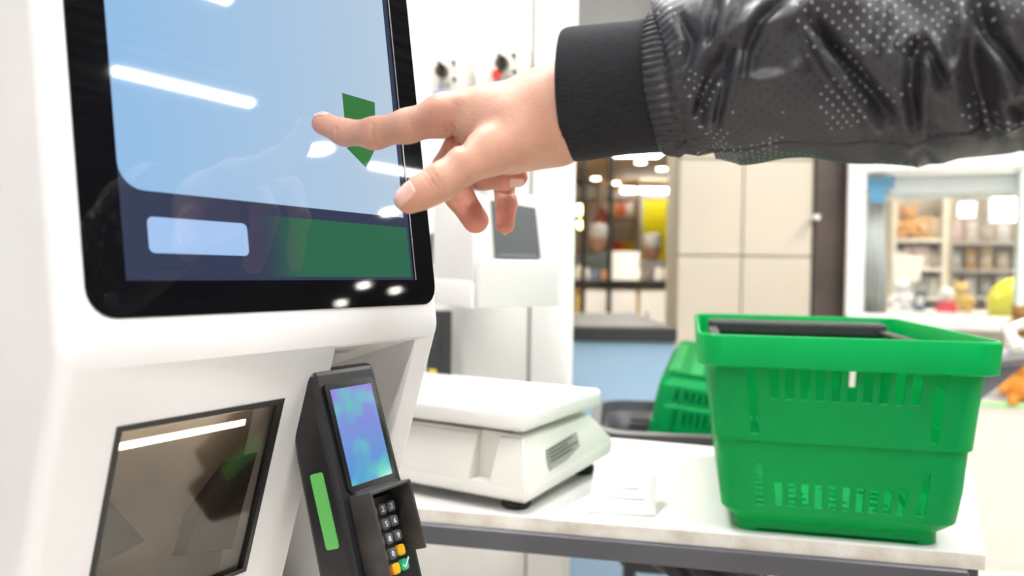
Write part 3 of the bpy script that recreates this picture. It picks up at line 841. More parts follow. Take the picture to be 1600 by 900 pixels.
v2, f2 = surface_nets(skin_sdf, wp(0, 0, 1.27) - np.array([.3, .3, .56]), wp(0, 0, 1.27) + np.array([.3, .3, .57]), .0065)
obj_body = (v2, f2)
V_all, F_all = hv, hf
body_me = mesh_np('pointing_hand', V_all - OFF, F_all)
# natural skin colouring: pinker fingertips and knuckles
red = np.zeros(len(V_all))
for c_, rr_, amt in ((middle[0][0], .020, 1.0), (middle[1][0], .015, .7), (pinky[0][0], .018, .9), (pinky[1][0], .014, .5), (ring_f[0][0], .013, 1.0), (index[0][0], .011, .6), (thumb[0][0], .013, .45),
                     (index[4][0] + UP * .008, .016, .5), (middle[2][0], .02, .5), (index[2][0], .014, .25)):
    dd = np.sqrt(((V_all - c_) ** 2).sum(1)); red = np.maximum(red, amt * np.exp(-(dd / rr_) ** 2))
ca = body_me.attributes.new('flush', 'FLOAT', 'POINT'); ca.data.foreach_set('value', red.astype(np.float32))
def skin_material():
    M = bpy.data.materials.new('skin'); M.use_nodes = True; nt = M.node_tree; N = nt.nodes; L = nt.links; p = N['Principled BSDF']
    tc = N.new('ShaderNodeTexCoord'); no = N.new('ShaderNodeTexNoise'); no.inputs['Scale'].default_value = 70; no.inputs['Detail'].default_value = 5
    L.new(tc.outputs['Object'], no.inputs['Vector'])
    m1 = N.new('ShaderNodeMixRGB'); m1.inputs[1].default_value = (.65, .365, .26, 1); m1.inputs[2].default_value = (.52, .26, .18, 1); L.new(no.outputs['Fac'], m1.inputs[0])
    at_ = N.new('ShaderNodeAttribute'); at_.attribute_name = 'flush'
    m2 = N.new('ShaderNodeMixRGB'); m2.inputs[2].default_value = (.66, .23, .17, 1); L.new(at_.outputs['Fac'], m2.inputs[0]); L.new(m1.outputs[0], m2.inputs[1])
    L.new(m2.outputs[0], p.inputs['Base Color'])
    p.inputs['Roughness'].default_value = .48; p.inputs['Subsurface Weight'].default_value = .14; p.inputs['Subsurface Radius'].default_value = (.012, .005, .003); p.inputs['Subsurface Scale'].default_value = .35
    p.inputs['Specular IOR Level'].default_value = .4
    vo = N.new('ShaderNodeTexVoronoi'); vo.inputs['Scale'].default_value = 900; L.new(tc.outputs['Object'], vo.inputs['Vector'])
    n2 = N.new('ShaderNodeTexNoise'); n2.inputs['Scale'].default_value = 260; n2.inputs['Detail'].default_value = 4; L.new(tc.outputs['Object'], n2.inputs['Vector'])
    ad = N.new('ShaderNodeMath'); ad.operation = 'ADD'; L.new(vo.outputs['Distance'], ad.inputs[0]); L.new(n2.outputs['Fac'], ad.inputs[1])
    bp = N.new('ShaderNodeBump'); bp.inputs['Strength'].default_value = .28; bp.inputs['Distance'].default_value = .0006
    L.new(ad.outputs[0], bp.inputs['Height']); L.new(bp.outputs[0], p.inputs['Normal'])
    return M
skin = skin_material()
body = obj('pointing_hand', body_me, skin, person)
obj('body', mesh_np('body', v2 - OFF, f2), skin, person)
# fingernails: thin curved plates lying on the fingertips
nail_mat = mat('nail', (.74, .45, .37), .28, coat=.3)
def nail(center_px, ax_px, half_l, half_w, view_off, lift=.0003, start=.05):
    """plate marched onto the finger along a direction; axis and size in photograph pixels at the finger"""
    cpt, dirn, ea, eb = center_px
    n1, n2 = 15, 11; grid = []
    for i in range(n1):
        row = []
        for j in range(n2):
            u = (i / (n1 - 1)) * 2 - 1; v = (j / (n2 - 1)) * 2 - 1
            # rounded outline
            wv = half_w * (1 - .10 * max(0, u) ** 3) * sqrt(max(0, 1 - (abs(u) ** 4.0) * .55))
            p = cpt + ea * u * half_l + eb * v * wv - dirn * start
            row.append(p)
        grid.append(row)
    pts = np.array(grid).reshape(-1, 3); t = np.zeros(len(pts))
    for _ in range(60):
        dd = hand_sdf(pts + t[:, None] * dirn); t = np.minimum(t + np.clip(dd, -.004, .02) * .7, start + .006)
    pts = pts + (t - lift)[:, None] * dirn
    bm = bmesh.new(); vsn = [bm.verts.new(p - OFF) for p in pts]
    for i in range(n1 - 1):
        for j in range(n2 - 1): bm.faces.new((vsn[i * n2 + j], vsn[(i + 1) * n2 + j], vsn[(i + 1) * n2 + j + 1], vsn[i * n2 + j + 1]))
    o_ = obj('fingernail', bm, nail_mat, body, True); md_ = o_.modifiers.new('s', 'SOLIDIFY'); md_.thickness = .0005; md_.offset = 0
    return o_
def px_dir(x0, y0, x1, y1, d): v = at(x1, y1, d) - at(x0, y0, d); return v / np.linalg.norm(v)
dth = (FW * .93 - UP * .22 + RT * .20); dth /= np.linalg.norm(dth)
ea = px_dir(660, 296, 625, 316, .446); ea = ea - dth * (ea @ dth); ea /= np.linalg.norm(ea); eb = np.cross(dth, ea)
nail((at(636, 309, .446) - dth * .006, dth, ea, eb), None, .0074, .0058, None, start=.02)
din = (-UP * .80 + FW * .35 + RT * .3); din /= np.linalg.norm(din)
ea = px_dir(530, 200, 495, 186, .52); ea = ea - din * (ea @ din); ea /= np.linalg.norm(ea); eb = np.cross(din, ea)
nail((index[0][0] + ea * -.0015, din, ea, eb), None, .0048, .0044, None, .0001, .03)
drg = (UP * .75 + FW * .6); drg /= np.linalg.norm(drg)
ea = px_dir(790, 279, 820, 277, .5); ea = ea - drg * (ea @ drg); ea /= np.linalg.norm(ea); eb = np.cross(drg, ea)
nail((ring_f[0][0] - ea * .001, drg, ea, eb), None, .0046, .0038, None, .0001, .03)

# ------------------------------------------------------------------ sleeve, cuff, jacket
def knit_material():
    M = mat('knit_black', (.016, .015, .018), .9, sheen=.08, spec=.2)
    nt = M.node_tree; N = nt.nodes; L = nt.links; p = N['Principled BSDF']
    uv = N.new('ShaderNodeUVMap'); mp = N.new('ShaderNodeMapping'); mp.inputs['Scale'].default_value = (1, 1, 1); L.new(uv.outputs[0], mp.inputs[0])
    br = N.new('ShaderNodeTexBrick'); br.inputs['Scale'].default_value = 400; br.inputs['Color1'].default_value = (1, 1, 1, 1); br.inputs['Color2'].default_value = (.6, .6, .6, 1); br.inputs['Mortar'].default_value = (0, 0, 0, 1)
    br.inputs['Mortar Size'].default_value = .12; br.inputs['Brick Width'].default_value = 1.6; br.inputs['Row Height'].default_value = .8; br.inputs['Mortar Smooth'].default_value = .6
    L.new(mp.outputs[0], br.inputs['Vector'])
    bp = N.new('ShaderNodeBump'); bp.inputs['Strength'].default_value = 1.0; bp.inputs['Distance'].default_value = .0016; L.new(br.outputs['Color'], bp.inputs['Height']); L.new(bp.outputs[0], p.inputs['Normal'])
    mx = N.new('ShaderNodeMixRGB'); mx.inputs[1].default_value = (.004, .004, .005, 1); mx.inputs[2].default_value = (.026, .025, .030, 1); L.new(br.outputs['Color'], mx.inputs[0]); L.new(mx.outputs[0], p.inputs['Base Color'])
    return M
def perforated_material():
    M = mat('perforated_nylon', (.06, .058, .064), .46, spec=.45)
    nt = M.node_tree; N = nt.nodes; L = nt.links; p = N['Principled BSDF']
    uv = N.new('ShaderNodeUVMap'); mp = N.new('ShaderNodeMapping'); mp.inputs['Rotation'].default_value = (0, 0, radians(52)); mp.inputs['Scale'].default_value = (205, 205, 205); L.new(uv.outputs[0], mp.inputs[0])
    vo = N.new('ShaderNodeTexVoronoi'); vo.voronoi_dimensions = '2D'; vo.inputs['Randomness'].default_value = .12; vo.inputs['Scale'].default_value = 1.0; L.new(mp.outputs[0], vo.inputs['Vector'])
    lt = N.new('ShaderNodeMath'); lt.operation = 'LESS_THAN'; lt.inputs[1].default_value = .125; L.new(vo.outputs['Distance'], lt.inputs[0])
    no = N.new('ShaderNodeTexNoise'); no.inputs['Scale'].default_value = 22; no.inputs['Detail'].default_value = 2; tc = N.new('ShaderNodeTexCoord'); L.new(tc.outputs['Object'], no.inputs['Vector'])
    gt = N.new('ShaderNodeMath'); gt.operation = 'GREATER_THAN'; gt.inputs[1].default_value = .54; L.new(no.outputs['Fac'], gt.inputs[0])
    dc_ = N.new('ShaderNodeMixRGB'); dc_.inputs[1].default_value = (.004, .004, .005, 1); dc_.inputs[2].default_value = (.42, .42, .46, 1); L.new(gt.outputs[0], dc_.inputs[0])  # pale dots: light shining through the holes, painted in by noise
    mx = N.new('ShaderNodeMixRGB'); mx.inputs[1].default_value = (.034, .032, .038, 1); L.new(lt.outputs[0], mx.inputs[0]); L.new(dc_.outputs[0], mx.inputs[2]); L.new(mx.outputs[0], p.inputs['Base Color'])
    n3 = N.new('ShaderNodeTexNoise'); n3.inputs['Scale'].default_value = 90; n3.inputs['Detail'].default_value = 3; L.new(tc.outputs['Object'], n3.inputs['Vector'])
    sub = N.new('ShaderNodeMath'); sub.operation = 'SUBTRACT'; L.new(n3.outputs['Fac'], sub.inputs[0]); L.new(lt.outputs[0], sub.inputs[1])
    bp = N.new('ShaderNodeBump'); bp.inputs['Strength'].default_value = .25; bp.inputs['Distance'].default_value = .001; L.new(sub.outputs[0], bp.inputs['Height']); L.new(bp.outputs[0], p.inputs['Normal'])
    return M
knit = knit_material(); nylon = perforated_material()
def sweep(name, ctrl, nseg, nring, depth_k, mat_, parent, disp=None, cap_in=False):
    """ctrl: (centre, half height, half depth); smooth tube with metric UVs"""
    C = np.array([c[0] for c in ctrl]); hh = np.array([c[1] for c in ctrl]); hd = np.array([c[2] for c in ctrl])
    seg = np.sqrt(((C[1:] - C[:-1]) ** 2).sum(1)); s = np.concatenate([[0], np.cumsum(seg)])
    def cr_interp(t, Y):
        Y = np.asarray(Y, float); out_ = np.empty((len(t),) + Y.shape[1:])
        for i_, tt in enumerate(t):
            k = min(max(np.searchsorted(s, tt) - 1, 0), len(s) - 2); h = s[k + 1] - s[k]; u = (tt - s[k]) / h
            m0 = (Y[k + 1] - Y[max(k - 1, 0)]) / (s[k + 1] - s[max(k - 1, 0)]) * h
            k2 = min(k + 2, len(s) - 1); m1 = (Y[k2] - Y[k]) / (s[k2] - s[k]) * h
            out_[i_] = (2 * u ** 3 - 3 * u ** 2 + 1) * Y[k] + (u ** 3 - 2 * u ** 2 + u) * m0 + (-2 * u ** 3 + 3 * u ** 2) * Y[k + 1] + (u ** 3 - u ** 2) * m1
        return out_
    t = np.linspace(0, s[-1], nseg + 1)
    P_ = cr_interp(t, C); H_ = cr_interp(t, hh); Dp = cr_interp(t, hd)
    T_ = np.gradient(P_, axis=0); T_ /= np.linalg.norm(T_, axis=1)[:, None]
    Z = np.array([0, 0, 1.0]); E1 = Z - T_ * (T_ @ Z)[:, None]; E1 /= np.linalg.norm(E1, axis=1)[:, None]; E2 = np.cross(T_, E1)
    th = np.linspace(0, 2 * pi, nring, endpoint=False)
    ct, st = np.cos(th), np.sin(th)
    base = P_[:, None, :] + E1[:, None, :] * (ct[None, :, None] * H_[:, None, None]) + E2[:, None, :] * (st[None, :, None] * Dp[:, None, None])
    nor = E1[:, None, :] * (ct[None, :, None] * Dp[:, None, None]) + E2[:, None, :] * (st[None, :, None] * H_[:, None, None])
    nor /= np.linalg.norm(nor, axis=2)[:, :, None]
    if disp is not None:
        base = base + nor * disp(base, t, th, s[-1])[:, :, None]
    verts = base.reshape(-1, 3) - OFF
    i, j = np.meshgrid(np.arange(nseg), np.arange(nring), indexing='ij'); j2 = (j + 1) % nring
    faces = np.stack([i * nring + j, (i + 1) * nring + j, (i + 1) * nring + j2, i * nring + j2], -1).reshape(-1, 4)
    me = mesh_np(name, verts, faces)
    uvl = me.uv_layers.new(name='UVMap')
    circ = 2 * pi * .058
    li = np.empty(len(me.loops), np.int32); me.loops.foreach_get('vertex_index', li)
    ii, jj = li // nring, li % nring
    u_ = t[ii]; v_ = jj / nring * circ
    wrap = (np.repeat((faces[:, 1] % nring) == nring - 1, 4)) & (jj == 0); v_ = np.where(wrap, circ, v_)
    uvl.data.foreach_set('uv', np.stack([u_, v_], 1).astype(np.float32).ravel())
    o_ = obj(name, me, mat_, parent); return o_
def C3(x, y, d, hh, k=.85): return (at(x, y, d), hh * d / F, hh * d / F * k)
cuff_c = [C3(886, 149.4, .4722, 56), C3(886.3, 149.4, .4721, 88), C3(887.5, 149.3, .472, 97), C3(890, 149, .4717, 101), C3(895, 148.5, .471, 103), C3(910, 147, .469, 103.5), C3(960, 141, .463, 102), C3(1000, 137, .458, 102), C3(1030, 133, .454, 104), C3(1044, 132, .452, 104)]
cuff = sweep('knit_cuff', cuff_c, 90, 160, .85, knit, person)
def dline(x, y, pl_):
    m_ = np.full(x.shape, 1e9)
    for (x0, y0), (x1, y1) in zip(pl_[:-1], pl_[1:]):
        l2_ = (x1 - x0) ** 2 + (y1 - y0) ** 2 + 1e-9
        t = np.clip(((x - x0) * (x1 - x0) + (y - y0) * (y1 - y0)) / l2_, 0, 1)
        m_ = np.minimum(m_, (x - x0 - t * (x1 - x0)) ** 2 + (y - y0 - t * (y1 - y0)) ** 2)
    return np.sqrt(m_)
def dstroke(x, y, pl_):
    seg_l = [sqrt((b[0] - a[0]) ** 2 + (b[1] - a[1]) ** 2) for a, b in zip(pl_[:-1], pl_[1:])]; tot = sum(seg_l); acc = 0
    m_ = np.full(x.shape, 1e18); sg_ = np.zeros(x.shape); pa_ = np.zeros(x.shape)
    for ((x0, y0), (x1, y1)), L_ in zip(zip(pl_[:-1], pl_[1:]), seg_l):
        t = np.clip(((x - x0) * (x1 - x0) + (y - y0) * (y1 - y0)) / (L_ * L_), 0, 1)
        d2 = (x - x0 - t * (x1 - x0)) ** 2 + (y - y0 - t * (y1 - y0)) ** 2
        cr = ((x1 - x0) * (y - y0) - (y1 - y0) * (x - x0)) / L_
        k = d2 < m_
        m_ = np.where(k, d2, m_); sg_ = np.where(k, cr, sg_); pa_ = np.where(k, (acc + t * L_) / tot, pa_); acc += L_
    return np.sqrt(m_), sg_, pa_
folds = [  # polyline, height mm (+ out), half width px
    ([(1086, 195), (1110, 130), (1141, 66)], -5.0, 9), ([(1116, 198), (1130, 140), (1143, 72)], -3.5, 6), ([(1098, 200), (1122, 125)], 2.0, 5),
    ([(1268, 24), (1300, 70), (1345, 125), (1397, 196)], -6.5, 9), ([(1255, 40), (1290, 95), (1345, 155)], 3.0, 7), ([(1262, 45), (1300, 105), (1350, 158)], -2.5, 4),
    ([(1431, 206), (1424, 140), (1427, 95), (1446, 56)], -6.0, 8), ([(1450, 70), (1462, 110), (1480, 140)], -3.0, 6),
    ([(1552, 226), (1530, 130), (1512, 62)], -8.0, 15), ([(1605, 135), (1550, 60), (1519, -5)], -6.0, 10), ([(1610, 190), (1572, 150)], -5.0, 10),
    ([(1108, 70), (1114, 30), (1124, -10)], -4.0, 7), ([(1158, 124), (1166, 80), (1187, 33), (1222, 2)], -4.0, 6),
    ([(1155, 124), (1190, 124), (1225, 118), (1266, 96)], 3.5, 9), ([(1196, 58), (1262, 12), (1356, 2)], 6.0, 14),
    ([(1142, 62), (1165, 40), (1195, 12), (1230, -14)], 4.0, 8), ([(1075, 130), (1105, 75), (1142, 55)], 3.0, 8),
    ([(1447, 48), (1468, 92), (1484, 114), (1497, 92), (1502, 45), (1498, 0)], 5.0, 8), ([(1340, 90), (1366, 80), (1378, 40), (1384, -10)], 4.0, 8), ([(1400, 80), (1415, 60), (1440, 50)], 3.0, 8),
    ([(1519, 20), (1545, 90), (1580, 150), (1600, 200)], 4.0, 9), ([(1044, 60), (1052, 130), (1060, 190)], 1.5, 5), ([(1066, 160), (1068, 215), (1076, 252)], -3.5, 4),
    ([(1060, 20), (1080, 60), (1075, 110)], -2.5, 7), ([(1290, 200), (1340, 190), (1380, 205)], 1.5, 14), ([(1420, 245), (1440, 235), (1460, 262)], -2.0, 9)]
seam = [(1040, 232), (1076, 230), (1092, 238), (1110, 236), (1200, 229), (1300, 227), (1420, 223), (1450, 213), (1540, 205), (1620, 190)]
def sleeve_disp(B, t, th, Ls):
    v = B - CAM; d = v @ FW; x = 800 + F * (v @ RT) / d; y = 450 - F * (v @ UP) / d
    n_ = B.shape
    # the side towards the photographer: angle where the surface faces the camera
    e = np.cross(np.gradient(B, axis=0), np.gradient(B, axis=1)); e /= np.linalg.norm(e, axis=2)[:, :, None] + 1e-9
    vd = v / np.linalg.norm(v, axis=2)[:, :, None]
    fc = (e * vd).sum(2)
    c = np.array(B.mean(1, keepdims=True)); outw = B - c; sgn = np.sign((e * outw).sum(2)); fc = fc * sgn
    front = np.clip((-fc + .10) / .35, 0, 1) * (d > .2)
    out_ = np.zeros(n_[:2])
    for pl_, amp, sg in folds:
        r, sd_, tt = dstroke(x, y, pl_); tp = np.clip(1.15 - np.abs(2 * tt - 1) ** 3, 0, 1) ; sgx = sg * 1.25 * (.75 + .5 * tt)
        g_ = np.exp(-(r / sgx) ** 2)
        if amp < 0: g_ = g_ - .55 * np.exp(-((sd_ - 1.9 * sgx) / (1.1 * sgx)) ** 2) * (r < 4 * sgx) - .2 * np.exp(-((sd_ + 2.1 * sgx) / (1.3 * sgx)) ** 2) * (r < 4 * sgx)
        out_ += amp * (.00115 if amp < 0 else .0009) * g_ * tp * front
    for (fx, fy, ph, am) in ((.021, .013, .4, 1.3), (-.034, .027, 2.0, .9), (.055, -.02, 3.7, .6), (.012, -.045, 1.2, .8)):
        out_ += am * .001 * np.sin(fx * x + fy * y + ph + 1.1 * np.sin(.013 * x - .03 * y)) * front * np.clip((x - 1050) / 60, 0, 1)
    out_ += -.0018 * np.exp(-(dline(x, y, seam) / 2.0) ** 2) * front
    S_, TH_ = np.meshgrid(t, th, indexing='ij')
    # soft folds all round the far side and the upper arm
    back = 1 - front * (x < 1640)
    fo = np.zeros_like(S_)
    for k, (fs, ft, ph, am) in enumerate([(38, 2, .3, 2.2), (61, -3, 1.7, 1.8), (93, 4, 2.9, 1.2), (25, 1, 4.1, 2.6), (120, -5, .9, .8)]):
        fo += am * .001 * np.sin(fs * S_ + ft * TH_ + ph + .8 * np.sin(17 * S_ + TH_ * (1 + k % 2)))
    out_ += fo * (back * .5 + .12) * np.clip(S_ / .03, 0, 1)
    # gathers where the sleeve is stitched to the cuff
    g = np.exp(-(S_ / .014) ** 2)
    out_ += g * .0009 * np.sin(TH_ * 62 + 2 * np.sin(TH_ * 5) + 60 * S_) * np.clip(S_ / .003, 0, 1)
    out_ += -.0022 * np.exp(-((S_ - .0095) / .0016) ** 2) 
    return out_
sl = [C3(1027, 134, .4545, 101), C3(1031, 133.5, .454, 108), C3(1042, 131, .452, 113), C3(1058, 127, .45, 121), C3(1085, 115, .447, 134), C3(1150, 100, .44, 148), C3(1300, 93, .43, 161), C3(1430, 96, .418, 164), C3(1520, 86, .408, 158), C3(1600, 76, .40, 158)]
S_R = np.array([.565, .12, 1.40])
sl += [(at(1750, 70, .385), .056, .056), (at(1600, 76, .40) * .42 + S_R * .58, .066, .066), (S_R * 1.0, .078, .080), (S_R + (wp(0, -.05, 1.40) - S_R) * .5, .085, .095)]
sleeve = sweep('jacket_sleeve', sl, 620, 420, .85, nylon, person, sleeve_disp)
# torso, the other sleeve, trousers, shoes, hair
def jacket_sdf(Pn):
    ax = [fd, sd, [0, 0, 1]]
    d = ell(Pn, wp(0, 0, 1.20), ax, (.135, .195, .33))
    d = smin(d, ell(Pn, wp(.0, 0, .98), ax, (.135, .185, .16)), .08)
    d = smin(d, seg_dist(Pn, wp(0, -.14, 1.41), wp(0, .14, 1.41), .075, .075), .06)
    d = smin(d, seg_dist(Pn, wp(0, .17, 1.40), wp(-.01, .245, 1.16), .070, .060), .04)
    d = smin(d, seg_dist(Pn, wp(-.01, .245, 1.16), wp(.05, .24, .95), .058, .045), .03)
    d = smin(d, seg_dist(Pn, wp(0, 0, 1.44), wp(.0, 0, 1.52), .085, .068), .02)
    d = np.maximum(d, .86 - Pn[:, 2])
    return d
v4, f4 = surface_nets(jacket_sdf, wp(0, 0, 1.2) - np.array([.36, .36, .38]), wp(0, 0, 1.2) + np.array([.36, .36, .40]), .010)
obj('jacket', mesh_np('jacket', v4 - OFF, f4), mat('jacket_black', (.035, .034, .038), .5, var=.3, vscale=20), person)
def trouser_sdf(Pn):
    ax = [fd, sd, [0, 0, 1]]
    d = ell(Pn, wp(0, 0, .92), ax, (.12, .17, .13))
    for s_ in (-1, 1):
        d = smin(d, seg_dist(Pn, wp(0, s_ * .085, .86), wp(.02, s_ * .095, .50), .088, .066), .03)
        d = smin(d, seg_dist(Pn, wp(.02, s_ * .095, .50), wp(-.01, s_ * .10, .08), .064, .055), .02)
    return np.maximum(d, .05 - Pn[:, 2])
v5, f5 = surface_nets(trouser_sdf, wp(0, 0, .5) - np.array([.3, .3, .5]), wp(0, 0, .5) + np.array([.3, .3, .6]), .012)
obj('trousers', mesh_np('trousers', v5 - OFF, f5), mat('denim_dark', (.02, .025, .05), .8, var=.3, vscale=25), person)
def shoe_sdf_side(s_):
    def fn(Pn):
        ax = [fd, sd, [0, 0, 1]]
        d = seg_dist(Pn, wp(-.05, s_ * .10, .05), wp(.13, s_ * .105, .035), .050, .038)
        d = smin(d, seg_dist(Pn, wp(-.03, s_ * .10, .05), wp(-.02, s_ * .10, .11), .05, .048), .02)
        return np.maximum(d, .001 - Pn[:, 2])
    return fn
for s_ in (-1, 1):
    c_ = wp(.04, s_ * .10, .07); v6, f6 = surface_nets(shoe_sdf_side(s_), c_ - np.array([.2, .2, .08]), c_ + np.array([.2, .2, .1]), .007)
    obj('shoe', mesh_np('shoe', v6 - OFF, f6), mat('shoe_white', (.6, .6, .6), .6), person)
def hair_sdf(Pn):
    ax = [fd, sd, [0, 0, 1]]
    d = ell(Pn, wp(.012, 0, 1.725), ax, (.108, .086, .108))
    d = np.maximum(d, -(ell(Pn, wp(.115, 0, 1.66), ax, (.085, .09, .10))))
    return np.maximum(d, 1.64 - Pn[:, 2])
v7, f7 = surface_nets(hair_sdf, wp(0, 0, 1.72) - np.array([.16, .16, .12]), wp(0, 0, 1.72) + np.array([.16, .16, .14]), .006)
obj('hair', mesh_np('hair', v7 - OFF, f7), mat('hair_brown', (.03, .018, .012), .6, bump=.5, bscale=200), person)

# ================================================================== MIDDLE GROUND
# key-switch boxes on the white wall
Rw = np.array([cos(YW), sin(YW), 0]); Nw = np.array([sin(YW), -cos(YW), 0]) * 1.0   # along the wall, out of the wall
def on_wall(x, y, off=0.0):
    p0 = np.array([wallc[0], wallc[1], 0]) + Nw * off; r = ray(x, y)
    return CAM + r * ((p0 - CAM) @ Nw / (r @ Nw))
box_grey = mat('switch_box', (.70, .67, .61), .45, var=.05, vscale=20); lock_m = mat('lock_metal', (.16, .14, .11), .35, metal=.8)
for (x0, x1, y0, y1, lx, ly, bx, by, colr, txt) in ((672, 727, 86, 172, 692, 112, 686, 150, (.08, .16, .75), 'blue'), (760, 822, 74, 150, 786, 100, 777, 117, (.85, .06, .03), 'red')):
    OFFB = .045
    c0 = on_wall((x0 + x1) / 2, (y0 + y1) / 2, OFFB)
    wd = np.linalg.norm(on_wall(x1, y0, OFFB) - on_wall(x0, y0, OFFB)); ht = abs(on_wall(x0, y1, OFFB)[2] - on_wall(x0, y0, OFFB)[2])
    kb = thing('key_switch_box', f'off-white key switch box with {txt} indicator on the white wall', 'switch box', c0, YW, 'key switch boxes')
    obj('housing', box((0, .026, 0), (wd, .048, ht), .006, 2), box_grey, kb, True)
    def rel(x, y, o_=OFFB):
        v = on_wall(x, y, o_) - c0; return (v @ Rw, v[2])
    a_, z_ = rel(lx, ly)
    lk = obj('key_lock', tube([(a_, .0, z_), (a_, -.012, z_)], .0125, 16), lock_m, kb, True)
    obj('key_slot', box((a_ + .004, -.014, z_), (.010, .008, .022), .002), mat('slot_dark', (.03, .027, .022), .4, metal=.6), lk)
    for (sx, sy) in ((lx + 17, ly - 14), (lx + 18, ly + 12), (lx - 5, ly - 13)):
        a2, z2 = rel(sx, sy); obj('screw', tube([(a2, .002, z2), (a2, -.003, z2)], .004, 10), lock_m, kb, True)
    a3, z3 = rel(bx, by); obj('indicator', lathe([(.010, 0), (.010, .005), (.006, .010), (0, .011)], 16), mat('indicator_' + txt, colr, .3), kb, True)
    ind = [c for c in kb.children if c.name.startswith('indicator')][0]; ind.location = (a3, .001, z3); ind.rotation_euler = (pi / 2, 0, 0)
    a4, z4 = rel(lx + 3, ly + 20); obj('name_plate', box((a4, -.002, z4), (.03, .003, .006), .0008, 1), mat('plate_grey', (.45, .44, .42), .5), kb)

# label / receipt printer fixed to the wall
pc = at(741, 479, 1.20)
YP = radians(24)
prn = thing('receipt_printer', 'pale grey receipt printer with dark panel and paper tray on the white wall', 'printer', pc, YP)
pw = .142; 
pr_m = mat('printer_grey', (.70, .69, .67), .45, var=.04, vscale=9)
obj('body', prism([(0, .0), (.0, .075), (.012, .180), (.20, .190), (.20, .0)], 'x', -.004, pw - .008, .006, 3), pr_m, prn, True)
pnl = obj('front_panel', prism([(.026, .078), (.104, .078), (.098, .160), (.022, .168)], 'y', -.003, .009), mat('panel_dark', (.10, .105, .11), .3), prn)
pnl.rotation_euler = (-.114, 0, 0); pnl.location = (0.008, -.0105, 0)
mk = mat('panel_mark', (.75, .75, .75), .5)
bm = bmesh.new(); add_tube(bm, [(.037, -.006, .135), (.034, -.006, .139), (.037, -.006, .143), (.042, -.006, .142)], .0013, 6)
obj('loop_mark', bm, mk, pnl)
bm = bmesh.new(); add_tube(bm, [(.036, -.006, .122), (.041, -.006, .115), (.046, -.006, .122)], .0013, 6); obj('chevron_mark', bm, mk, pnl)
obj('caption_strip', box((.063, -.0035, .0815), (.066, .002, .003)), mat('caption_grey', (.22, .23, .24), .5), pnl)
obj('tray', prism([(-.012, .0), (-.018, .072), (-.012, .074), (.0, .01), (.20, .01), (.20, .0)], 'x', 0, pw, .003, 2), pr_m, prn, True)
obj('side_cover', prism([(-.006, -.002), (-.006, .030), (.004, .040), (.20, .042), (.20, -.002)], 'x', -.007, -.001, .002, 2), white_plastic, prn, True)
obj('side_clip', box((pw + .004, .02, .012), (.010, .05, .024), .004, 2), white_plastic, prn, True)
obj('back_bracket', box((pw / 2 - .004, .27, .1), (.06, .16, .06), .004), charcoal, prn)
obj('lid_window', box((.022, .03, .192), (.03, .05, .012), .003), mat('lid_navy', (.03, .04, .06), .3), prn)
# dark unit behind the scale with a yellow mark
dk = on_wall(686, 540, .05)
du = thing('wall_socket_unit', 'dark grey slim unit on the wall just behind the kiosk edge', 'socket', dk, YW)
obj('case', box((0, .0, 0), (.035, .05, .14), .004), charcoal, du)
obj('yellow_mark', box((-.0, -.027, -.055), (.016, .004, .022), .001), mat('mark_yellow', (.85, .6, .02), .5), du)

# basket trolley and the upturned baskets in it
tub = thing('basket_trolley', 'dark grey plastic basket trolley standing behind the table', 'trolley', (.445, 1.53, 0), radians(-8))
bm = bmesh.new()
def rr3(X, Y, r, z, n=7):
    out_ = []
    for (cx, cy, a0) in ((X - r, -Y + r, -.5 * pi), (X - r, Y - r, 0), (-X + r, Y - r, .5 * pi), (-X + r, -Y + r, pi)):
        for t in range(n):
            a = a0 + t / (n - 1) * .5 * pi; out_.append((cx + r * cos(a), cy + r * sin(a), z))
    return out_
def shellmesh(secs):
    bm = bmesh.new(); rings = [[bm.verts.new(p) for p in rr3(*s_)] for s_ in secs]
    for a_, b_ in zip(rings[:-1], rings[1:]):
        n = len(a_)
        for k in range(n): bm.faces.new((a_[k], a_[(k + 1) % n], b_[(k + 1) % n], b_[k]))
    bm.faces.new(rings[-1][::-1])
    bmesh.ops.recalc_face_normals(bm, faces=bm.faces); return bm
tb = obj('tub', shellmesh([(.255, .165, .06, .872), (.24, .15, .06, .78), (.22, .13, .05, .62)]), charcoal, tub, True); tb.modifiers.new('s', 'SOLIDIFY').thickness = .004
secs = [(.255, .165, .06, .868), (.275, .185, .07, .868), (.28, .19, .075, .892), (.262, .172, .065, .894), (.255, .165, .06, .868)]
bm = bmesh.new(); rings = [[bm.verts.new(p) for p in rr3(*s_)] for s_ in secs[:-1]]
for i in range(4):
    a_, b_ = rings[i], rings[(i + 1) % 4]
    for k in range(len(a_)): bm.faces.new((a_[k], a_[(k + 1) % len(a_)], b_[(k + 1) % len(a_)], b_[k]))
bmesh.ops.recalc_face_normals(bm, faces=bm.faces)
obj('rim', bm, mat('trolley_rim', (.07, .07, .08), .4), tub, True)
for k in range(6): obj('slat', box((0, .150 - k * .003, .855 - k * .012), (.40, .006, .006), .001, 1), mat('slat_warm', (.06, .052, .05), .5), tub)
for (x, y) in ((-.2, -.11), (.2, -.11), (-.2, .11), (.2, .11)):
    l_ = obj('leg', tube([(x, y, .09), (x, y, .64)], .012, 10), dark_metal, tub, True)
    whl = lathe([(.0, -.012), (.04, -.012), (.045, 0), (.04, .012), (0, .012)], 18); wo = obj('castor_wheel', whl, rubber, l_, True); wo.location = (x, y, .045); wo.rotation_euler = (pi / 2, 0, 0)
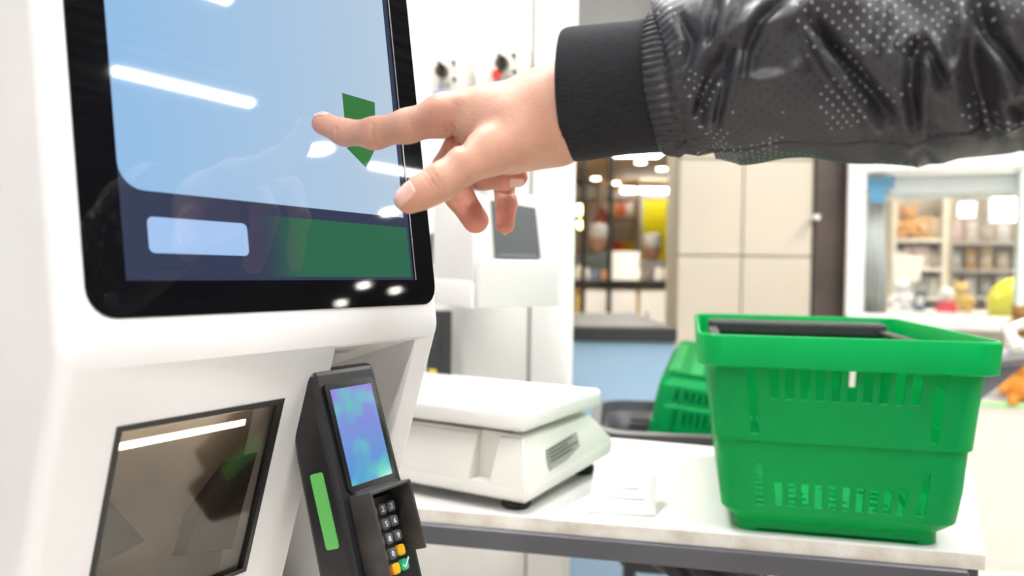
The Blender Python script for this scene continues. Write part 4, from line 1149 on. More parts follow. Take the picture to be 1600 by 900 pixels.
for k, (lx, ly, lz, rx, ry, lab_) in enumerate(((.47, 1.72, .945, .10, .10, 'lower upturned green basket lying in the grey trolley'), (.474, 1.724, .988, .10, .10, 'topmost upturned green basket nested over another in the grey trolley'))):
    t = thing('shopping_basket', lab_, 'shopping basket', (lx, ly, lz), 0, 'green shopping baskets', rot=(pi + rx, ry, radians(-16)))
    basket_parts(t)

# blue checkout counter with dark worktop
p_l, p_r = at(862, 515, 2.4), at(1056, 515, 2.4); zc = .995
cc = thing('checkout_counter', 'pale blue checkout counter with dark grey worktop beyond the table', 'counter', ((p_l[0] + p_r[0]) / 2, 2.4, 0))
cx_ = (p_l[0] + p_r[0]) / 2
hw = (p_r[0] - p_l[0]) / 2
obj('front_panel', box((0, .02, .49), (2 * hw, .04, .97), .004), mat('panel_blue', (.36, .53, .72), .4, var=.08, vscale=2), cc)
obj('carcass', box((0, .38, .48), (2 * hw - .02, .68, .94)), mat('panel_grey', (.5, .5, .52), .5), cc)
obj('worktop', prism([(-hw - .01, -.02), (hw + .002, -.02), (hw + .002, .86), (-.08, .78), (-hw - .01, .40)], 'z', .968, 1.015, .006, 2), mat('worktop_dark', (.032, .032, .034), .5, var=.2, vscale=6), cc)
# low display bench at the right and grey cart panel
bl = at(1420, 640, 3.2); br_ = at(2000, 655, 3.0)
bz = at(1560, 634, 3.1)[2]
bench = thing('display_bench', 'low cream display bench with green edging holding toys', 'bench', (1.62, 3.22, 0), radians(-14))
obj('front', box((.95, 0, bz / 2), (1.8, .05, bz), .006), mat('cream_panel', (.78, .73, .66), .45, var=.05, vscale=2), bench)
obj('deck', box((.95, .19, bz - .015), (1.8, .36, .03), .004), mat('cream_deck', (.80, .76, .70), .4), bench)
obj('green_edging', box((.95, -.028, bz + .004), (1.8, .012, .016), .002), mat('edging_green', (.35, .80, .30), .4), bench)
for sx in (.08, 1.82): obj('end_panel', box((sx, .19, bz / 2 - .01), (.04, .33, bz - .03)), MATS['cream_panel'], bench)
# grey cart seen behind the basket
cg = mat('cart_grey', (.22, .21, .25), .45, var=.15, vscale=8)
cart = thing('shopping_cart', 'grey plastic shopping cart partly hidden behind the green basket', 'shopping cart', (1.22, 1.86, 0), radians(-10))
def cl(x, y, d):
    v = at(x, y, d) - np.array([1.22, 1.86, 0]); c_, s_ = cos(radians(10)), sin(radians(10))
    return (v[0] * c_ - v[1] * s_, v[0] * s_ + v[1] * c_, v[2])
pa = [cl(1450, 690, 1.9), cl(1600, 572, 1.75), cl(1680, 520, 1.7), cl(1680, 552, 1.62), cl(1545, 558, 1.75), cl(1440, 580, 1.9)]
bm = bmesh.new(); f_ = bm.faces.new([bm.verts.new(p) for p in (pa[0], pa[1], pa[2], pa[4], pa[5])])
sp_ = obj('side_panel', bm, cg, cart); sp_.modifiers.new('s', 'SOLIDIFY').thickness = .012
a0, a1, a2 = Vector(pa[5]), Vector(pa[4]), Vector(cl(1690, 540, 1.68))
obj('top_rail', tube([a0, a1, a2], .013, 10), mat('cart_rail', (.48, .47, .5), .35), cart, True)
hb = [cl(1590, 545, 1.7), cl(1575, 515, 1.74), cl(1600, 505, 1.85), cl(1640, 530, 1.95)]
obj('handle_loop', tube(hb, .012, 10), mat('cart_handle', (.75, .72, .70), .4), cart, True)
fr0 = Vector(pa[0])
for dx in (-.26, -.02):
    for dy in (0, .25):
        l_ = obj('leg', tube([(fr0.x + dx, fr0.y + dy, .1), (fr0.x + dx, fr0.y + dy, fr0.z + .02)], .012, 8), dark_metal, cart, True)
        whl = lathe([(.0, -.012), (.05, -.012), (.055, 0), (.05, .012), (0, .012)], 18); wo = obj('castor_wheel', whl, rubber, l_, True); wo.location = (fr0.x + dx, fr0.y + dy, .055); wo.rotation_euler = (pi / 2, 0, 0)
obj('basket_floor', box((fr0.x - .12, fr0.y + .125, fr0.z + .0), (.34, .30, .02), .004), cg, cart)

# ================================================================== DELI BEHIND
DC = 6.0
deli_w = mat('deli_white', (.74, .73, .70), .5); deli_blk = mat('deli_black', (.01, .01, .01), .3)
l0, l1 = at(900, 440, DC), at(1120, 446, DC); zt0 = at(980, 439, DC)[2]
dcn = thing('deli_counter', 'white deli counter with black worktop in the blurred background', 'counter', ((l0[0] + l1[0]) / 2, DC, 0))
hwD = (l1[0] - l0[0]) / 2
obj('carcass', box((0, .35, (zt0 - .06) / 2), (2 * hwD, .66, zt0 - .06)), mat('deli_wood', (.62, .42, .13), .5), dcn)
sxp = at(997, 470, DC)[0] - dcn.location.x; sx0 = at(912, 470, DC)[0] - dcn.location.x
for (x0, x1) in ((sx0, sxp - .015), (sxp + .015, hwD)):
    dr = obj('door', box(((x0 + x1) / 2, -.005, (zt0 - .06) / 2 + .02), (x1 - x0, .03, zt0 - .12), .006), deli_w, dcn)
    obj('handle', box((x0 + .05 if x0 != sx0 else x1 - .08, -.03, zt0 - .3), (.02, .02, .12), .004), chrome, dr)
obj('worktop', box((0, .33, zt0 - .02), (2 * hwD + .06, .76, .05), .006), deli_blk, dcn)
# deli room
struct('wall_right', box((3.2, 9.75, 1.6), (7.0, .1, 3.2)), mat('deli_back', (.66, .56, .42), .6, var=.2, vscale=1.5))
struct('wall_front', box((-.9, 7.0, 1.6), (.1, 5.4, 3.2)), mat('deli_side', (.50, .40, .28), .6, var=.2, vscale=1.5))
struct('trim_1', box((1.8, 6.95, 2.36), (5.4, 5.4, .1)), mat('deli_soffit', (.62, .45, .27), .6, var=.2, vscale=1.0))
struct('trim_2', box((1.8, 9.62, 2.19), (5.4, .12, .14)), mat('deli_cornice', (.85, .84, .82), .5))
y0_, y1_ = at(1006, 303, 9.5), at(1075, 408, 9.5)
yp = thing('yellow_panel', 'bright yellow wall panel behind the deli counter', 'wall panel', ((y0_[0] + y1_[0]) / 2, 9.6, y1_[2]))
obj('board', box((0, .02, (y0_[2] - y1_[2]) / 2), (y1_[0] - y0_[0], .06, y0_[2] - y1_[2]), .006), mat('panel_yellow', (.95, .82, .0), .5), yp)
obj('frame_strip', box((-(y1_[0] - y0_[0]) / 2 - .02, 0, (y0_[2] - y1_[2]) / 2), (.03, .08, y0_[2] - y1_[2] + .05), .004), deli_w, yp)
dl = emis('deli_downlight', (1.0, .9, .72), 16.0)
spot_labels = ('first', 'second', 'third', 'fourth', 'fifth')
for k, (x, y) in enumerate(((1001, 254), (1034, 264), (931, 279), (962, 286))):
    p = atz(x, y, 2.30)
    t = thing('deli_downlight', 'warm recessed downlight in the wooden deli soffit, ' + spot_labels[k] + ' seen from the sleeve down', 'ceiling lamp', p, 0, 'deli downlights')
    obj('ring', lathe([(.055, 0), (.075, 0), (.075, .02), (.055, .02)], 18), deli_w, t); obj('bulb', lathe([(0, -.012), (.05, -.004), (.055, .015), (0, .015)], 18), dl, t)
for k, x in enumerate((911, 952)):
    p = at(x, 432, 5.75); t = thing('deli_post', ('thin black post at the white wall corner before the deli', 'thin black post between the two deli cooks')[k] if False else ('thin black deli post nearest the white wall', 'second thin black deli post, beside the white sign')[k], 'post', (p[0], p[1], 0), 0, 'black deli posts')
    obj('shaft', tube([(0, 0, .02), (0, 0, 2.3)], .019, 10), deli_blk, t, True); obj('base_flange', lathe([(.06, 0), (.06, .015), (.02, .03)], 14), deli_blk, t)
for k, (x, y, s_) in enumerate(((906, 328, .055), (909, 351, .048))):
    p = at(x, y, 7.9 + .3 * k)
    t = thing('pendant_lamp', ('upper of two glowing warm globe lamps by the white wall', 'lower of two glowing warm globe lamps by the white wall')[k], 'lamp', p, 0, 'globe pendant lamps')
    obj('globe', lathe([(s_ * sin(a * pi / 10), -s_ * cos(a * pi / 10)) for a in range(11)], 16), emis('globe_glow', (1.0, .78, .35), 9.0), t, True)
    obj('cord', tube([(0, 0, s_), (0, 0, 2.30 - p[2])], .006, 6), deli_blk, t)
# ceiling panels: one small seen panel, the others added unseen for light
def panel_lamp(label, p, sx, sy, rz, power):
    t = thing('panel_lamp', label, 'ceiling lamp', p, rz, 'lit ceiling panels')
    obj('frame', box((0, 0, .015), (sx + .06, sy + .06, .03), .004), deli_w, t); obj('diffuser', box((0, 0, -.004), (sx, sy, .012), .002, 1), emis('panel_glow_%d' % int(power * 10), (1.0, .93, .82), power), t)
panel_lamp('unseen ceiling panel added to brighten the deli counter', (.66, 4.95, 2.28), .75, .5, 0, 26.0)  # added lamp hidden from view, lifts the dark deli
panel_lamp('small lit ceiling panel showing just under the knit cuff', (1.12, 7.06, 2.28), .46, .3, 0, 9.0)
p_ = at(1020, 298, 9.3)
t = thing('strip_lamp', 'long white lit strip lamp above the yellow deli panel', 'lamp', p_)
obj('housing', box((0, .05, .02), (.80, .06, .05), .006), deli_w, t); obj('diffuser', box((0, 0, 0), (.74, .05, .05), .01), emis('strip_glow', (1.0, .97, .92), 14.0), t); obj('bracket', box((0, .2, .03), (.06, .30, .03), .004), chrome, t)
# deli staff
def small_person(name_label, px, py_top, d, shirt, facing):
    top = at(px, py_top, d); H = top[2]
    t = thing('person', name_label, 'person', (top[0], top[1], 0), facing)
    o_ = np.zeros(3)
    g = lambda x, y, z: np.array([x, y, z])
    I3 = np.eye(3)
    def skin_f(Pn):
        q_ = ell(Pn, g(0, 0, H - .14), I3, (.078, .095, .12))
        q_ = smin(q_, seg_dist(Pn, g(0, .01, H - .30), g(0, 0, H - .18), .05, .048), .02)
        q_ = smin(q_, seg_dist(Pn, g(0, -.09, H - .12), g(0, -.108, H - .15), .008, .013), .012)
        for s_ in (-1, 1):
            q_ = smin(q_, ell(Pn, g(s_ * .08, .01, H - .15), I3, (.010, .018, .03)), .006)
            q_ = smin(q_, seg_dist(Pn, g(s_ * .24, -.06, H - .62), g(s_ * .16, -.30, H - .58), .042, .03), .02)
            q_ = smin(q_, seg_dist(Pn, g(s_ * .16, -.30, H - .58), g(s_ * .13, -.38, H - .59), .034, .024), .02)
            q_ = smin(q_, seg_dist(Pn, g(s_ * .18, 0, H - .36), g(s_ * .24, -.05, H - .62), .045, .042), .02)
            q_ = smin(q_, seg_dist(Pn, g(0, .01, H - .31), g(s_ * .18, 0, H - .36), .05, .045), .02)
        return q_
    a, b = surface_nets(skin_f, (-.32, -.44, H - .72), (.32, .14, H + .02), .012); obj('body', mesh_np('body', a, b), mat('skin_far', (.62, .38, .28), .6), t)
    def sh_f(Pn):
        q_ = ell(Pn, g(0, .01, H - .55), I3, (.19, .125, .30))
        q_ = smin(q_, seg_dist(Pn, g(-.14, 0, H - .345), g(.14, 0, H - .345), .07, .07), .05)
        for s_ in (-1, 1): q_ = smin(q_, seg_dist(Pn, g(s_ * .18, 0, H - .36), g(s_ * .24, -.04, H - .60), .068, .055), .04)
        q_ = smin(q_, ell(Pn, g(0, .01, H - .85), I3, (.18, .13, .18)), .06)
        return np.maximum(q_, (H - .92) - Pn[:, 2])
    a, b = surface_nets(sh_f, (-.36, -.2, H - .98), (.36, .2, H - .22), .016); obj('shirt', mesh_np('shirt', a, b), mat('shirt_' + str(px), shirt, .8, var=.2, vscale=8), t)
    def tr_f(Pn):
        q_ = ell(Pn, g(0, .01, H - .92), I3, (.17, .12, .12))
        for s_ in (-1, 1): q_ = smin(q_, seg_dist(Pn, g(s_ * .09, .01, H - .95), g(s_ * .10, .01, .08), .085, .055), .03)
        return np.maximum(q_, .002 - Pn[:, 2])
    a, b = surface_nets(tr_f, (-.3, -.2, -.03), (.3, .2, H - .76), .02); obj('trousers', mesh_np('trousers', a, b), mat('trousers_far', (.05, .05, .06), .8), t)
    obj('cap', lathe([(.083, H - .125), (.090, H - .09), (.094, H - .04), (.085, H - .01), (.05, H + .008), (0, H + .012)], 20, (0, 0, 0), 1, 1.15), mat('cap_white', (.88, .87, .85), .8), t, True)
    return t
small_person('deli worker in white cap and grey-green shirt behind the counter', 935, 351, 7.2, (.16, .19, .185), radians(15))
small_person('deli worker in white cap and pale grey top behind the white sign', 1019, 366, 7.6, (.42, .41, .40), radians(-20))
# sign and goods on the deli counter
p = at(976, 434, 5.95)
sg = thing('counter_sign', 'blank-looking white card sign standing on the deli counter', 'sign', (p[0], p[1], zt0 + .005))
obj('card', box((0, 0, .115), (.225, .012, .22), .002), paper_white, sg); obj('stand', box((0, .03, .01), (.18, .10, .02), .003), deli_w, sg)
goods_cols = [(.75, .68, .55), (.8, .8, .78), (.25, .3, .45), (.7, .35, .12), (.82, .8, .74), (.55, .5, .42), (.75, .2, .1), (.85, .75, .5), (.3, .28, .26), (.78, .76, .7)]
def jar(name, label, p, r, h, col, group, cat='jar'):
    t = thing(name, label, cat, p, 0, group)
    obj('jar_body', lathe([(r * .85, 0), (r, .1 * h), (r, .62 * h), (r * .7, .78 * h), (r * .7, .82 * h)], 14), mat('jar_%d%d%d' % tuple(int(c * 99) for c in col), col, .35), t, True)
    obj('lid', lathe([(r * .76, .80 * h), (r * .76, h * .98), (r * .6, h), (0, h)], 14), mat('lid_%d%d%d' % tuple(int(c * 80) for c in col), tuple(min(1, c * 1.15 + .1) for c in col), .4), t, True)
    return t
for k in range(11):
    x = 905 + k * 13.5 + random.uniform(-3, 3); p = at(x, 436, 6.1 + .16 * (k % 3))
    jar('deli_jar', ORD[k] + ' small jar from the white wall along the black deli worktop', (p[0], p[1], zt0 + .005), random.uniform(.032, .045), random.uniform(.07, .13), goods_cols[k % 10], 'jars along the deli counter')
# shelf with bright tubs behind
sh0, sh1 = at(940, 392, 9.2), at(996, 392, 9.2)
shf = thing('deli_shelf', 'wooden back shelf with bright tubs behind the deli staff', 'shelf', ((sh0[0] + sh1[0]) / 2, 9.45, 0))
wsh = sh1[0] - sh0[0]
for z_ in (sh0[2] - .45, sh0[2], sh0[2] + .42, sh0[2] + .80): obj('shelf_board', box((0, 0, z_ - .015), (wsh, .3, .03), .003), mat('shelf_wood', (.55, .42, .28), .6), shf)
for s_ in (-1, 1): obj('upright', box((s_ * wsh / 2, 0, (sh0[2] + .9) / 2), (.04, .32, sh0[2] + .9), .003), MATS['shelf_wood'], shf)
for k, (x, col, nm) in enumerate(((964, (.75, .08, .04), 'red'), (976, (.85, .35, .03), 'orange'), (988, (.85, .6, .05), 'amber'))):
    p = at(x, 388, 9.3)
    t = thing('food_tub', f'{nm} food tub on the deli back shelf', 'tub', (p[0], 9.42, sh0[2]), 0, 'tubs on the deli shelf')
    obj('tub', lathe([(.05, 0), (.065, .10), (.07, .105), (.068, .11)], 14), mat('tub_' + nm, col, .5), t, True); obj('lid', lathe([(.071, .105), (.071, .12), (0, .125)], 14), mat('tublid_' + nm, tuple(min(1, c + .1) for c in col), .4), t, True)
for k in range(8):
    z_ = sh0[2] + (.42 if k < 4 else -.45); x = (k % 4 - 1.5) * wsh * .22
    jar('shelf_jar', ORD[k % 4] + (' jar along the upper deli back shelf' if k < 4 else ' jar along the low deli back shelf'), ((sh0[0] + sh1[0]) / 2 + x, 9.42, z_), .06, .18, goods_cols[(k * 3) % 10], 'jars on the deli shelf')
# hanging ham between the posts
p = at(941, 343, 8.4)
hm = thing('hanging_ham', 'dark reddish ham hanging behind the capped deli worker', 'ham', p)
obj('meat', lathe([(0, -.14), (.06, -.12), (.085, -.05), (.075, .03), (.04, .09), (.02, .13), (0, .135)], 16), mat('ham', (.30, .07, .06), .5, var=.4, vscale=12), hm, True); obj('string', tube([(0, 0, .13), (0, 0, 2.3 - p[2])], .005, 6), deli_w, hm)

# ================================================================== SHOP WINDOW AT THE RIGHT
YG = radians(-20)
g0 = at(1322, 400, 3.95)
Rg = np.array([cos(YG), sin(YG), 0]); Ng = np.array([sin(YG), -cos(YG), 0])
def on_win(x, y, off=0.0):
    p0 = np.array([g0[0], g0[1], 0]) + Ng * off; r = ray(x, y); v = CAM + r * ((p0 - CAM) @ Ng / (r @ Ng)) - np.array([g0[0], g0[1], 0])
    return (v @ Rg, v[2])
def behind(x, y, dep):                                    # window-local point, dep metres behind the pane
    p0 = np.array([g0[0], g0[1], 0]) - Ng * dep; r = ray(x, y); v = CAM + r * ((p0 - CAM) @ Ng / (r @ Ng)) - np.array([g0[0], g0[1], 0])
    return (v @ Rg, v @ -Ng, v[2])
win_w = mat('window_white', (.80, .78, .75), .4)
zt1 = on_win(1440, 268)[1]; zb1 = on_win(1440, 492)[1]; xl = on_win(1345, 400)[0]; xr = on_win(1600, 400)[0] + .9
fw_ = struct('window_1', box((.04, .0, 1.6), (.085, .12, 3.2), .006), win_w); fw_.location = (g0[0], g0[1], 0); fw_.rotation_euler = (0, 0, YG)
Wd = xr + .3
obj('head_rail', box((Wd / 2, 0, zt1 + .05), (Wd, .12, .10), .006), win_w, fw_)
obj('upper_panel', box((Wd / 2, .02, zt1 + .1 + (3.2 - zt1 - .1) / 2), (Wd, .08, 3.2 - zt1 - .1)), mat('cream_wall', (.74, .70, .64), .6), fw_)
obj('sill', box((Wd / 2, -.06, zb1 - .03), (Wd, .26, .06), .006), win_w, fw_)
obj('lower_panel', box((Wd / 2, .02, (zb1 - .06) / 2), (Wd, .08, zb1 - .06)), MATS['cream_panel'], fw_)
Mp = bpy.data.materials.new('shop_glass'); Mp.use_nodes = True; nt = Mp.node_tree; nt.nodes.clear()
out = nt.nodes.new('ShaderNodeOutputMaterial'); mx = nt.nodes.new('ShaderNodeMixShader'); tr = nt.nodes.new('ShaderNodeBsdfTransparent'); gl = nt.nodes.new('ShaderNodeBsdfGlossy')
tr.inputs[0].default_value = (.95, .97, .96, 1); gl.inputs['Roughness'].default_value = .02; mx.inputs[0].default_value = .06
nt.links.new(tr.outputs[0], mx.inputs[1]); nt.links.new(gl.outputs[0], mx.inputs[2]); nt.links.new(mx.outputs[0], out.inputs[0])
xm = on_win(1590, 400)[0]
obj('pane', box(((.08 + xm) / 2, .0, (zt1 + zb1) / 2), (xm - .08, .008, zt1 - zb1)), Mp, fw_)
obj('pane', box(((xm + .04 + Wd) / 2, .0, (zt1 + zb1) / 2), (Wd - xm - .04, .008, zt1 - zb1)), Mp, fw_)
obj('mullion', box((xm + .02, 0, (zt1 + zb1) / 2), (.05, .08, zt1 - zb1), .004), mat('mullion_green', (.68, .80, .74), .4), fw_)
# shop interior
def W(p): return np.array([g0[0], g0[1], 0]) + Rg * p[0] - Ng * p[1] + np.array([0, 0, p[2]])
def wthing(name, label, cat, p, group=None): return thing(name, label, cat, W(p), YG, group)
ob = struct('trim_3', box((Wd / 2 + .3, 2.05, 1.6), (Wd + 2.4, .08, 3.2)), mat('shop_back', (.62, .56, .48), .6, var=.25, vscale=1.2)); ob.location = (g0[0], g0[1], 0); ob.rotation_euler = (0, 0, YG)
ob = struct('trim_4', box((Wd / 2 + .3, 1.05, 2.52), (Wd + 2.4, 2.0, .08)), mat('shop_ceiling', (.80, .78, .75), .6)); ob.location = (g0[0], g0[1], 0); ob.rotation_euler = (0, 0, YG)
# top blind cassette, blue notice, white curtain strip
p = behind(1385, 272, .08); q_ = behind(1600, 302, .08)
bc = wthing('roller_blind', 'white roller blind cassette along the top of the shop window', 'blind', ((p[0] + q_[0] + .5) / 2, .10, q_[2]))
hB = p[2] - q_[2]; obj('cassette', box((0, 0, hB / 2), (q_[0] - p[0] + .5, .10, hB), .02, 3), mat('blind_white', (.85, .85, .87), .5), bc, True); obj('bottom_bar', tube([(-(q_[0] - p[0] + .5) / 2, -.01, -.008), ((q_[0] - p[0] + .5) / 2, -.01, -.008)], .012, 10), win_w, bc)
p = behind(1349, 276, .03); q_ = behind(1397, 293, .03); q2 = behind(1383, 316, .03); q3 = behind(1358, 316, .03)
bn = wthing('blue_notice', 'sky blue notice hanging in the upper corner of the shop window', 'notice', (p[0], .03, q2[2]))
hN = p[2] - q2[2]; obj('sheet', prism([(0, hN), (q_[0] - p[0], hN), (q_[0] - p[0], hN * .52), (q2[0] - p[0], hN * .5), (q2[0] - p[0], 0), (q3[0] - p[0], 0), (q3[0] - p[0], hN * .45), (0, hN * .55)], 'y', -.004, .004), mat('notice_blue', (.08, .34, .60), .5), bn)
obj('clip', box(((q_[0] - p[0]) / 2, 0, hN + .01), (.06, .02, .02), .003), chrome, bn)
p = behind(1348, 300, .10); q_ = behind(1386, 495, .10)
cu = wthing('curtain', 'narrow white curtain hanging at the side of the shop window', 'curtain', (p[0], .12, q_[2]))
n = 40; bm = bmesh.new(); prev = None
for i in range(n + 1):
    x = (q_[0] - p[0]) * i / n; y = .025 * sin(i * .95); a_ = bm.verts.new((x, y, 0)); b_ = bm.verts.new((x * .8, y * .6, p[2] - q_[2]))
    if prev: bm.faces.new((prev[0], a_, b_, prev[1]))
    prev = (a_, b_)
obj('drape', bm, mat('curtain_white', (.80, .80, .79), .8), cu, True).modifiers.new('s', 'SOLIDIFY').thickness = .004
obj('curtain_rail', tube([(-.02, 0, p[2] - q_[2]), (.25, 0, p[2] - q_[2])], .01, 8), chrome, cu)
# display shelving with goods
def shelf_unit(x0, x1, dep, zs, label):
    a_ = behind(x0, 400, dep)[0]; b_ = behind(x1, 400, dep)[0]; wds = b_ - a_
    t = wthing('display_shelf', label, 'shelf', ((a_ + b_) / 2, dep, 0))
    for z_ in zs: obj('shelf_board', box((0, 0, z_ - .01), (wds, .30, .02), .003), mat('display_board', (.70, .66, .60), .5), t)
    for s_ in (-1, 1): obj('upright', box((s_ * wds / 2, 0, (zs[-1] + .3) / 2), (.03, .30, zs[-1] + .3), .003), mat('display_upright', (.66, .60, .50), .5), t)
    obj('back_board', box((0, .16, (zs[-1] + .3) / 2), (wds, .015, zs[-1] + .3)), mat('display_back', (.56, .49, .42), .6, var=.2, vscale=3), t)
    return a_, b_
def toy_bear(label, p, s_, col, group=None, th=wthing):
    t = th('plush_toy', label, 'plush toy', p, group)
    f1 = lambda Pn: None
    def sdf(Pn):
        I3 = np.eye(3)
        d = ell(Pn, np.array([0, 0, .30]), I3, (.24, .20, .28)); d = smin(d, ell(Pn, np.array([0, -.02, .68]), I3, (.20, .18, .18)), .05)
        d = smin(d, ell(Pn, np.array([0, -.18, .64]), I3, (.09, .07, .07)), .03)
        for k in (-1, 1):
            d = smin(d, ell(Pn, np.array([k * .15, 0, .84]), I3, (.07, .04, .07)), .02)
            d = smin(d, seg_dist(Pn, np.array([k * .2, -.05, .42]), np.array([k * .30, -.16, .25]), .08, .07), .03)
            d = smin(d, seg_dist(Pn, np.array([k * .14, -.1, .10]), np.array([k * .20, -.30, .08]), .09, .08), .03)
        return d
    if 'bear' not in toy_bear.__dict__:
        toy_bear.bear = surface_nets(sdf, (-.42, -.42, -.05), (.42, .25, .95), .035)
    v, f = toy_bear.bear
    nmc = 'plush_%d%d%d' % tuple(int(c * 99) for c in col)
    b_ = obj('plush_body', mesh_np('plush_body', v * s_, f), mat(nmc, col, .9, var=.3, vscale=30), t)
    for k in (-1, 1): obj('eye', lathe([(.02 * s_, 0), (.015 * s_, .012 * s_), (0, .016 * s_)], 8), black_plastic, t).location = (k * .07 * s_, -.19 * s_, .72 * s_)
    return t
def packet(label, p, wd, ht, col, group, th=wthing):
    t = th('goods_packet', label, 'packet', p, group)
    bm = bmesh.new(); rows = []
    for i, (z_, ky, kx) in enumerate(((0, .25, .94), (.08, .8, 1), (.5, 1, 1), (.85, .6, 1), (.93, .12, 1), (1.0, .10, 1))):
        rows.append([bm.verts.new((sx * wd / 2 * kx, sy * wd * .22 * ky, z_ * ht)) for sx, sy in ((-1, -.3), (-.5, -1), (.5, -1), (1, -.3), (1, .3), (.5, 1), (-.5, 1), (-1, .3))])
    for a_, b_ in zip(rows[:-1], rows[1:]):
        for k in range(8): bm.faces.new((a_[k], a_[(k + 1) % 8], b_[(k + 1) % 8], b_[k]))
    bm.faces.new(rows[0][::-1]); bm.faces.new(rows[-1])
    nmc = 'packet_%d%d%d' % tuple(int(c * 99) for c in col)
    obj('pouch', bm, mat(nmc, col, .4), t, True)
    obj('front_print', box((0, -wd * .225, ht * .5), (wd * .6, .004, ht * .34), .001, 1), mat('print_%d%d%d' % tuple(int(c * 60) for c in col), tuple(min(1, c * .6 + .3) for c in col), .5), t)
    return t
zz = [on_win(1440, 488)[1] - .02, on_win(1440, 440)[1] - .05, on_win(1440, 395)[1] - .08, on_win(1440, 345)[1] - .05]
zz = [.88, 1.06, 1.24, 1.42]
sa, sb_ = shelf_unit(1392, 1470, 1.15, zz, 'nearer display shelf of pale goods beside the curtain')
sc_, sd_ = shelf_unit(1478, 1680, 1.6, zz, 'far brown display shelf packed with goods behind the balloon')
cols_ = [(.72, .70, .72), (.62, .50, .40), (.80, .78, .74), (.55, .45, .40), (.70, .55, .36), (.35, .32, .30), (.75, .66, .60), (.60, .35, .12), (.66, .64, .62), (.80, .55, .58)]
k = 0
for (a_, b_, dep) in ((sa, sb_, 1.15), (sc_, sd_, 1.6)):
    for zi, z_ in enumerate(zz):
        n = max(4, int((b_ - a_) / .085))
        for i in range(n):
            x = a_ + (b_ - a_) * (i + .5) / n
            col = cols_[(k * 7 + zi * 3) % 10]; k += 1
            lab_ = ORD[i] + ' packet from the curtain side on the ' + ('lowest', 'second lowest', 'second highest', 'highest')[zi] + (' board of the nearer display shelf' if dep < 1.3 else ' board of the far display shelf')
            packet(lab_, (x, dep - .05, z_), .07, random.uniform(.10, .15), col, 'packets on the nearer display shelf' if dep < 1.3 else 'packets on the far display shelf')
# feature items in the window display
zfl = zb1
dpl = wthing('window_plinth', 'cream plinth inside the shop window carrying the toys', 'plinth', (Wd / 2, .62, 0))
obj('top_slab', box((0, 0, zfl - .015), (Wd - .2, .5, .03), .004), win_w, dpl); obj('plinth_front', box((0, -.23, (zfl - .03) / 2), (Wd - .24, .03, zfl - .03)), MATS['cream_panel'], dpl)
def on_pl(x, dep=.55): return (behind(x, 490, dep)[0], dep, zfl)
toy_bear('orange-brown plush animal high on the nearer display shelf', (behind(1418, 350, 1.08)[0], 1.08, 1.42), .24, (.62, .33, .12), 'plush toys')
toy_bear('white plush toy sitting on the window plinth beside the curtain', on_pl(1408), .20, (.78, .76, .78), 'plush toys')
toy_bear('tan plush toy sitting on the window plinth before the far shelf', on_pl(1500), .19, (.62, .42, .14), 'plush toys')
p = behind(1415, 440, .78)
wb_ = wthing('gift_bag', 'white paper gift bag standing on a stand in the shop window', 'bag', (p[0], .78, p[2]))
obj('bag_body', prism([(-.07, 0), (.07, 0), (.09, .15), (-.08, .17)], 'y', -.03, .03, .004), mat('bag_white', (.80, .80, .76), .6), wb_); obj('bag_handle', tube([(-.03, 0, .16), (-.02, 0, .21), (.03, 0, .21), (.04, 0, .155)], .004, 6), charcoal, wb_)
obj('bag_stand', tube([(0, 0, 0), (0, 0, zfl - p[2])], .012, 8), chrome, wb_)
p = on_pl(1478, .46); t = wthing('toy_figure', 'small toy figure with red base and white head on the window plinth', 'toy', p)
obj('red_base', lathe([(.05, 0), (.055, .02), (.045, .05), (.02, .06)], 14), mat('toy_red', (.65, .02, .06), .4), t, True); obj('white_head', lathe([(.02, .055), (.04, .075), (.045, .10), (.03, .13), (0, .14)], 14), deli_w, t, True)
p = on_pl(1436, .46); t = wthing('toy_box', 'small navy boxed toy on the window plinth', 'box', p); obj('carton', box((0, 0, .055), (.045, .05, .11), .003), mat('navy_box', (.05, .10, .18), .5), t); obj('carton_label', box((0, -.027, .06), (.03, .003, .05)), deli_w, t)
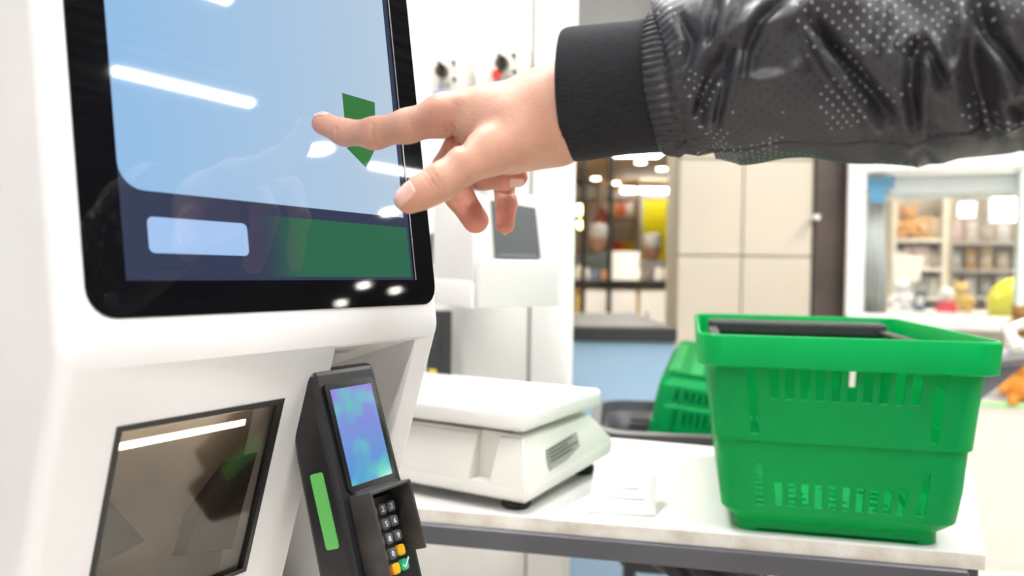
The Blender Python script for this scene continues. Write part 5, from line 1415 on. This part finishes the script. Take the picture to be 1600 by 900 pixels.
# yellow balloon
p = behind(1592, 476, .22); t = wthing('balloon', 'big round yellow balloon behind the shop glass', 'balloon', p)
r_ = .142
obj('skin', lathe([(r_ * sin(a * pi / 16), -r_ * (1.08 if a < 8 else 1.0) * cos(a * pi / 16)) for a in range(17)], 28), mat('balloon_yellow', (.80, .72, .02), .22), t, True); obj('knot', lathe([(.004, -r_ * 1.08 + .004), (.014, -r_ * 1.2), (0, -r_ * 1.2)], 10), MATS['balloon_yellow'], t)
p_ = W((.9, .35, 2.46)); panel_lamp('unseen ceiling panel added to brighten the shop window display', p_, 1.7, .45, YG, 15.0)  # two added lamps out of view, lighten the shop interior
p_ = W((.9, 1.15, 2.46)); panel_lamp('unseen ceiling panel added to brighten the shop shelves', p_, 1.7, .45, YG, 15.0)
# lamp reflections in the shop glass, built as glowing panels
le = emis('lamp_reflection_glow', (1.0, .97, .9), 7.0)
for k, (x0, x1, y0, y1) in enumerate(((1500, 1522, 318, 338), (1550, 1605, 300, 345))):
    p = behind((x0 + x1) / 2, (y0 + y1) / 2, 1.1); wl_ = abs(behind(x1, y0, 1.1)[0] - behind(x0, y0, 1.1)[0]); hl = abs(behind(x0, y0, 1.1)[2] - behind(x0, y1, 1.1)[2])
    t = wthing('lamp_reflection', ('smaller glowing panel for a lamp reflection in the shop window', 'larger glowing panel for a lamp reflection beside the mullion')[k], 'lamp', p)
    obj('panel_frame', box((0, .03, 0), (wl_ + .03, .05, hl + .03), .006), deli_w, t); obj('diffuser', box((0, 0, 0), (wl_, .02, hl), .006), le, t); obj('rod', tube([(0, .03, hl / 2), (0, .03, 2.48 - p[2])], .008, 8), chrome, t)
# goods on the low bench
def bthing(name, label, cat, p, group=None): return thing(name, label, cat, p, radians(-14), group)
p = at(1592, 520, 3.25); 
t = toy_bear('golden-brown plush bear perched at the end of the shop window sill', (p[0], p[1], at(1592, 528, 3.25)[2]), .16, (.28, .15, .04), 'plush toys', bthing)
obj('pedestal', tube([(0, 0, bz - t.location.z), (0, 0, 0)], .05, 14), deli_w, t)
p = at(1592, 632, 3.15); toy_bear('orange plush toy sitting on the low cream bench', (p[0], p[1], bz), .24, (.72, .28, .04), 'plush toys', bthing)
for k, (x, col, nm, wd, ht) in enumerate(((1566, (.85, .06, .35), 'pink', .13, .16), (1545, (.70, .70, .66), 'pale grey', .10, .08), (1622, (.45, .62, .08), 'lime green', .10, .2), (1530, (.55, .75, .80), 'pale cyan', .09, .05))):
    p = at(x, 632, 3.3); packet(f'{nm} goods packet lying on the low cream bench', (p[0], p[1], bz), wd, ht, col, 'packets on the low bench', bthing)
# hall wall far to the right (mirrored in the screen)
struct('wall_hall', box((15.2, 4.0, 1.6), (.1, 20, 3.2)), mat('far_wall', (.10, .10, .11), .7))
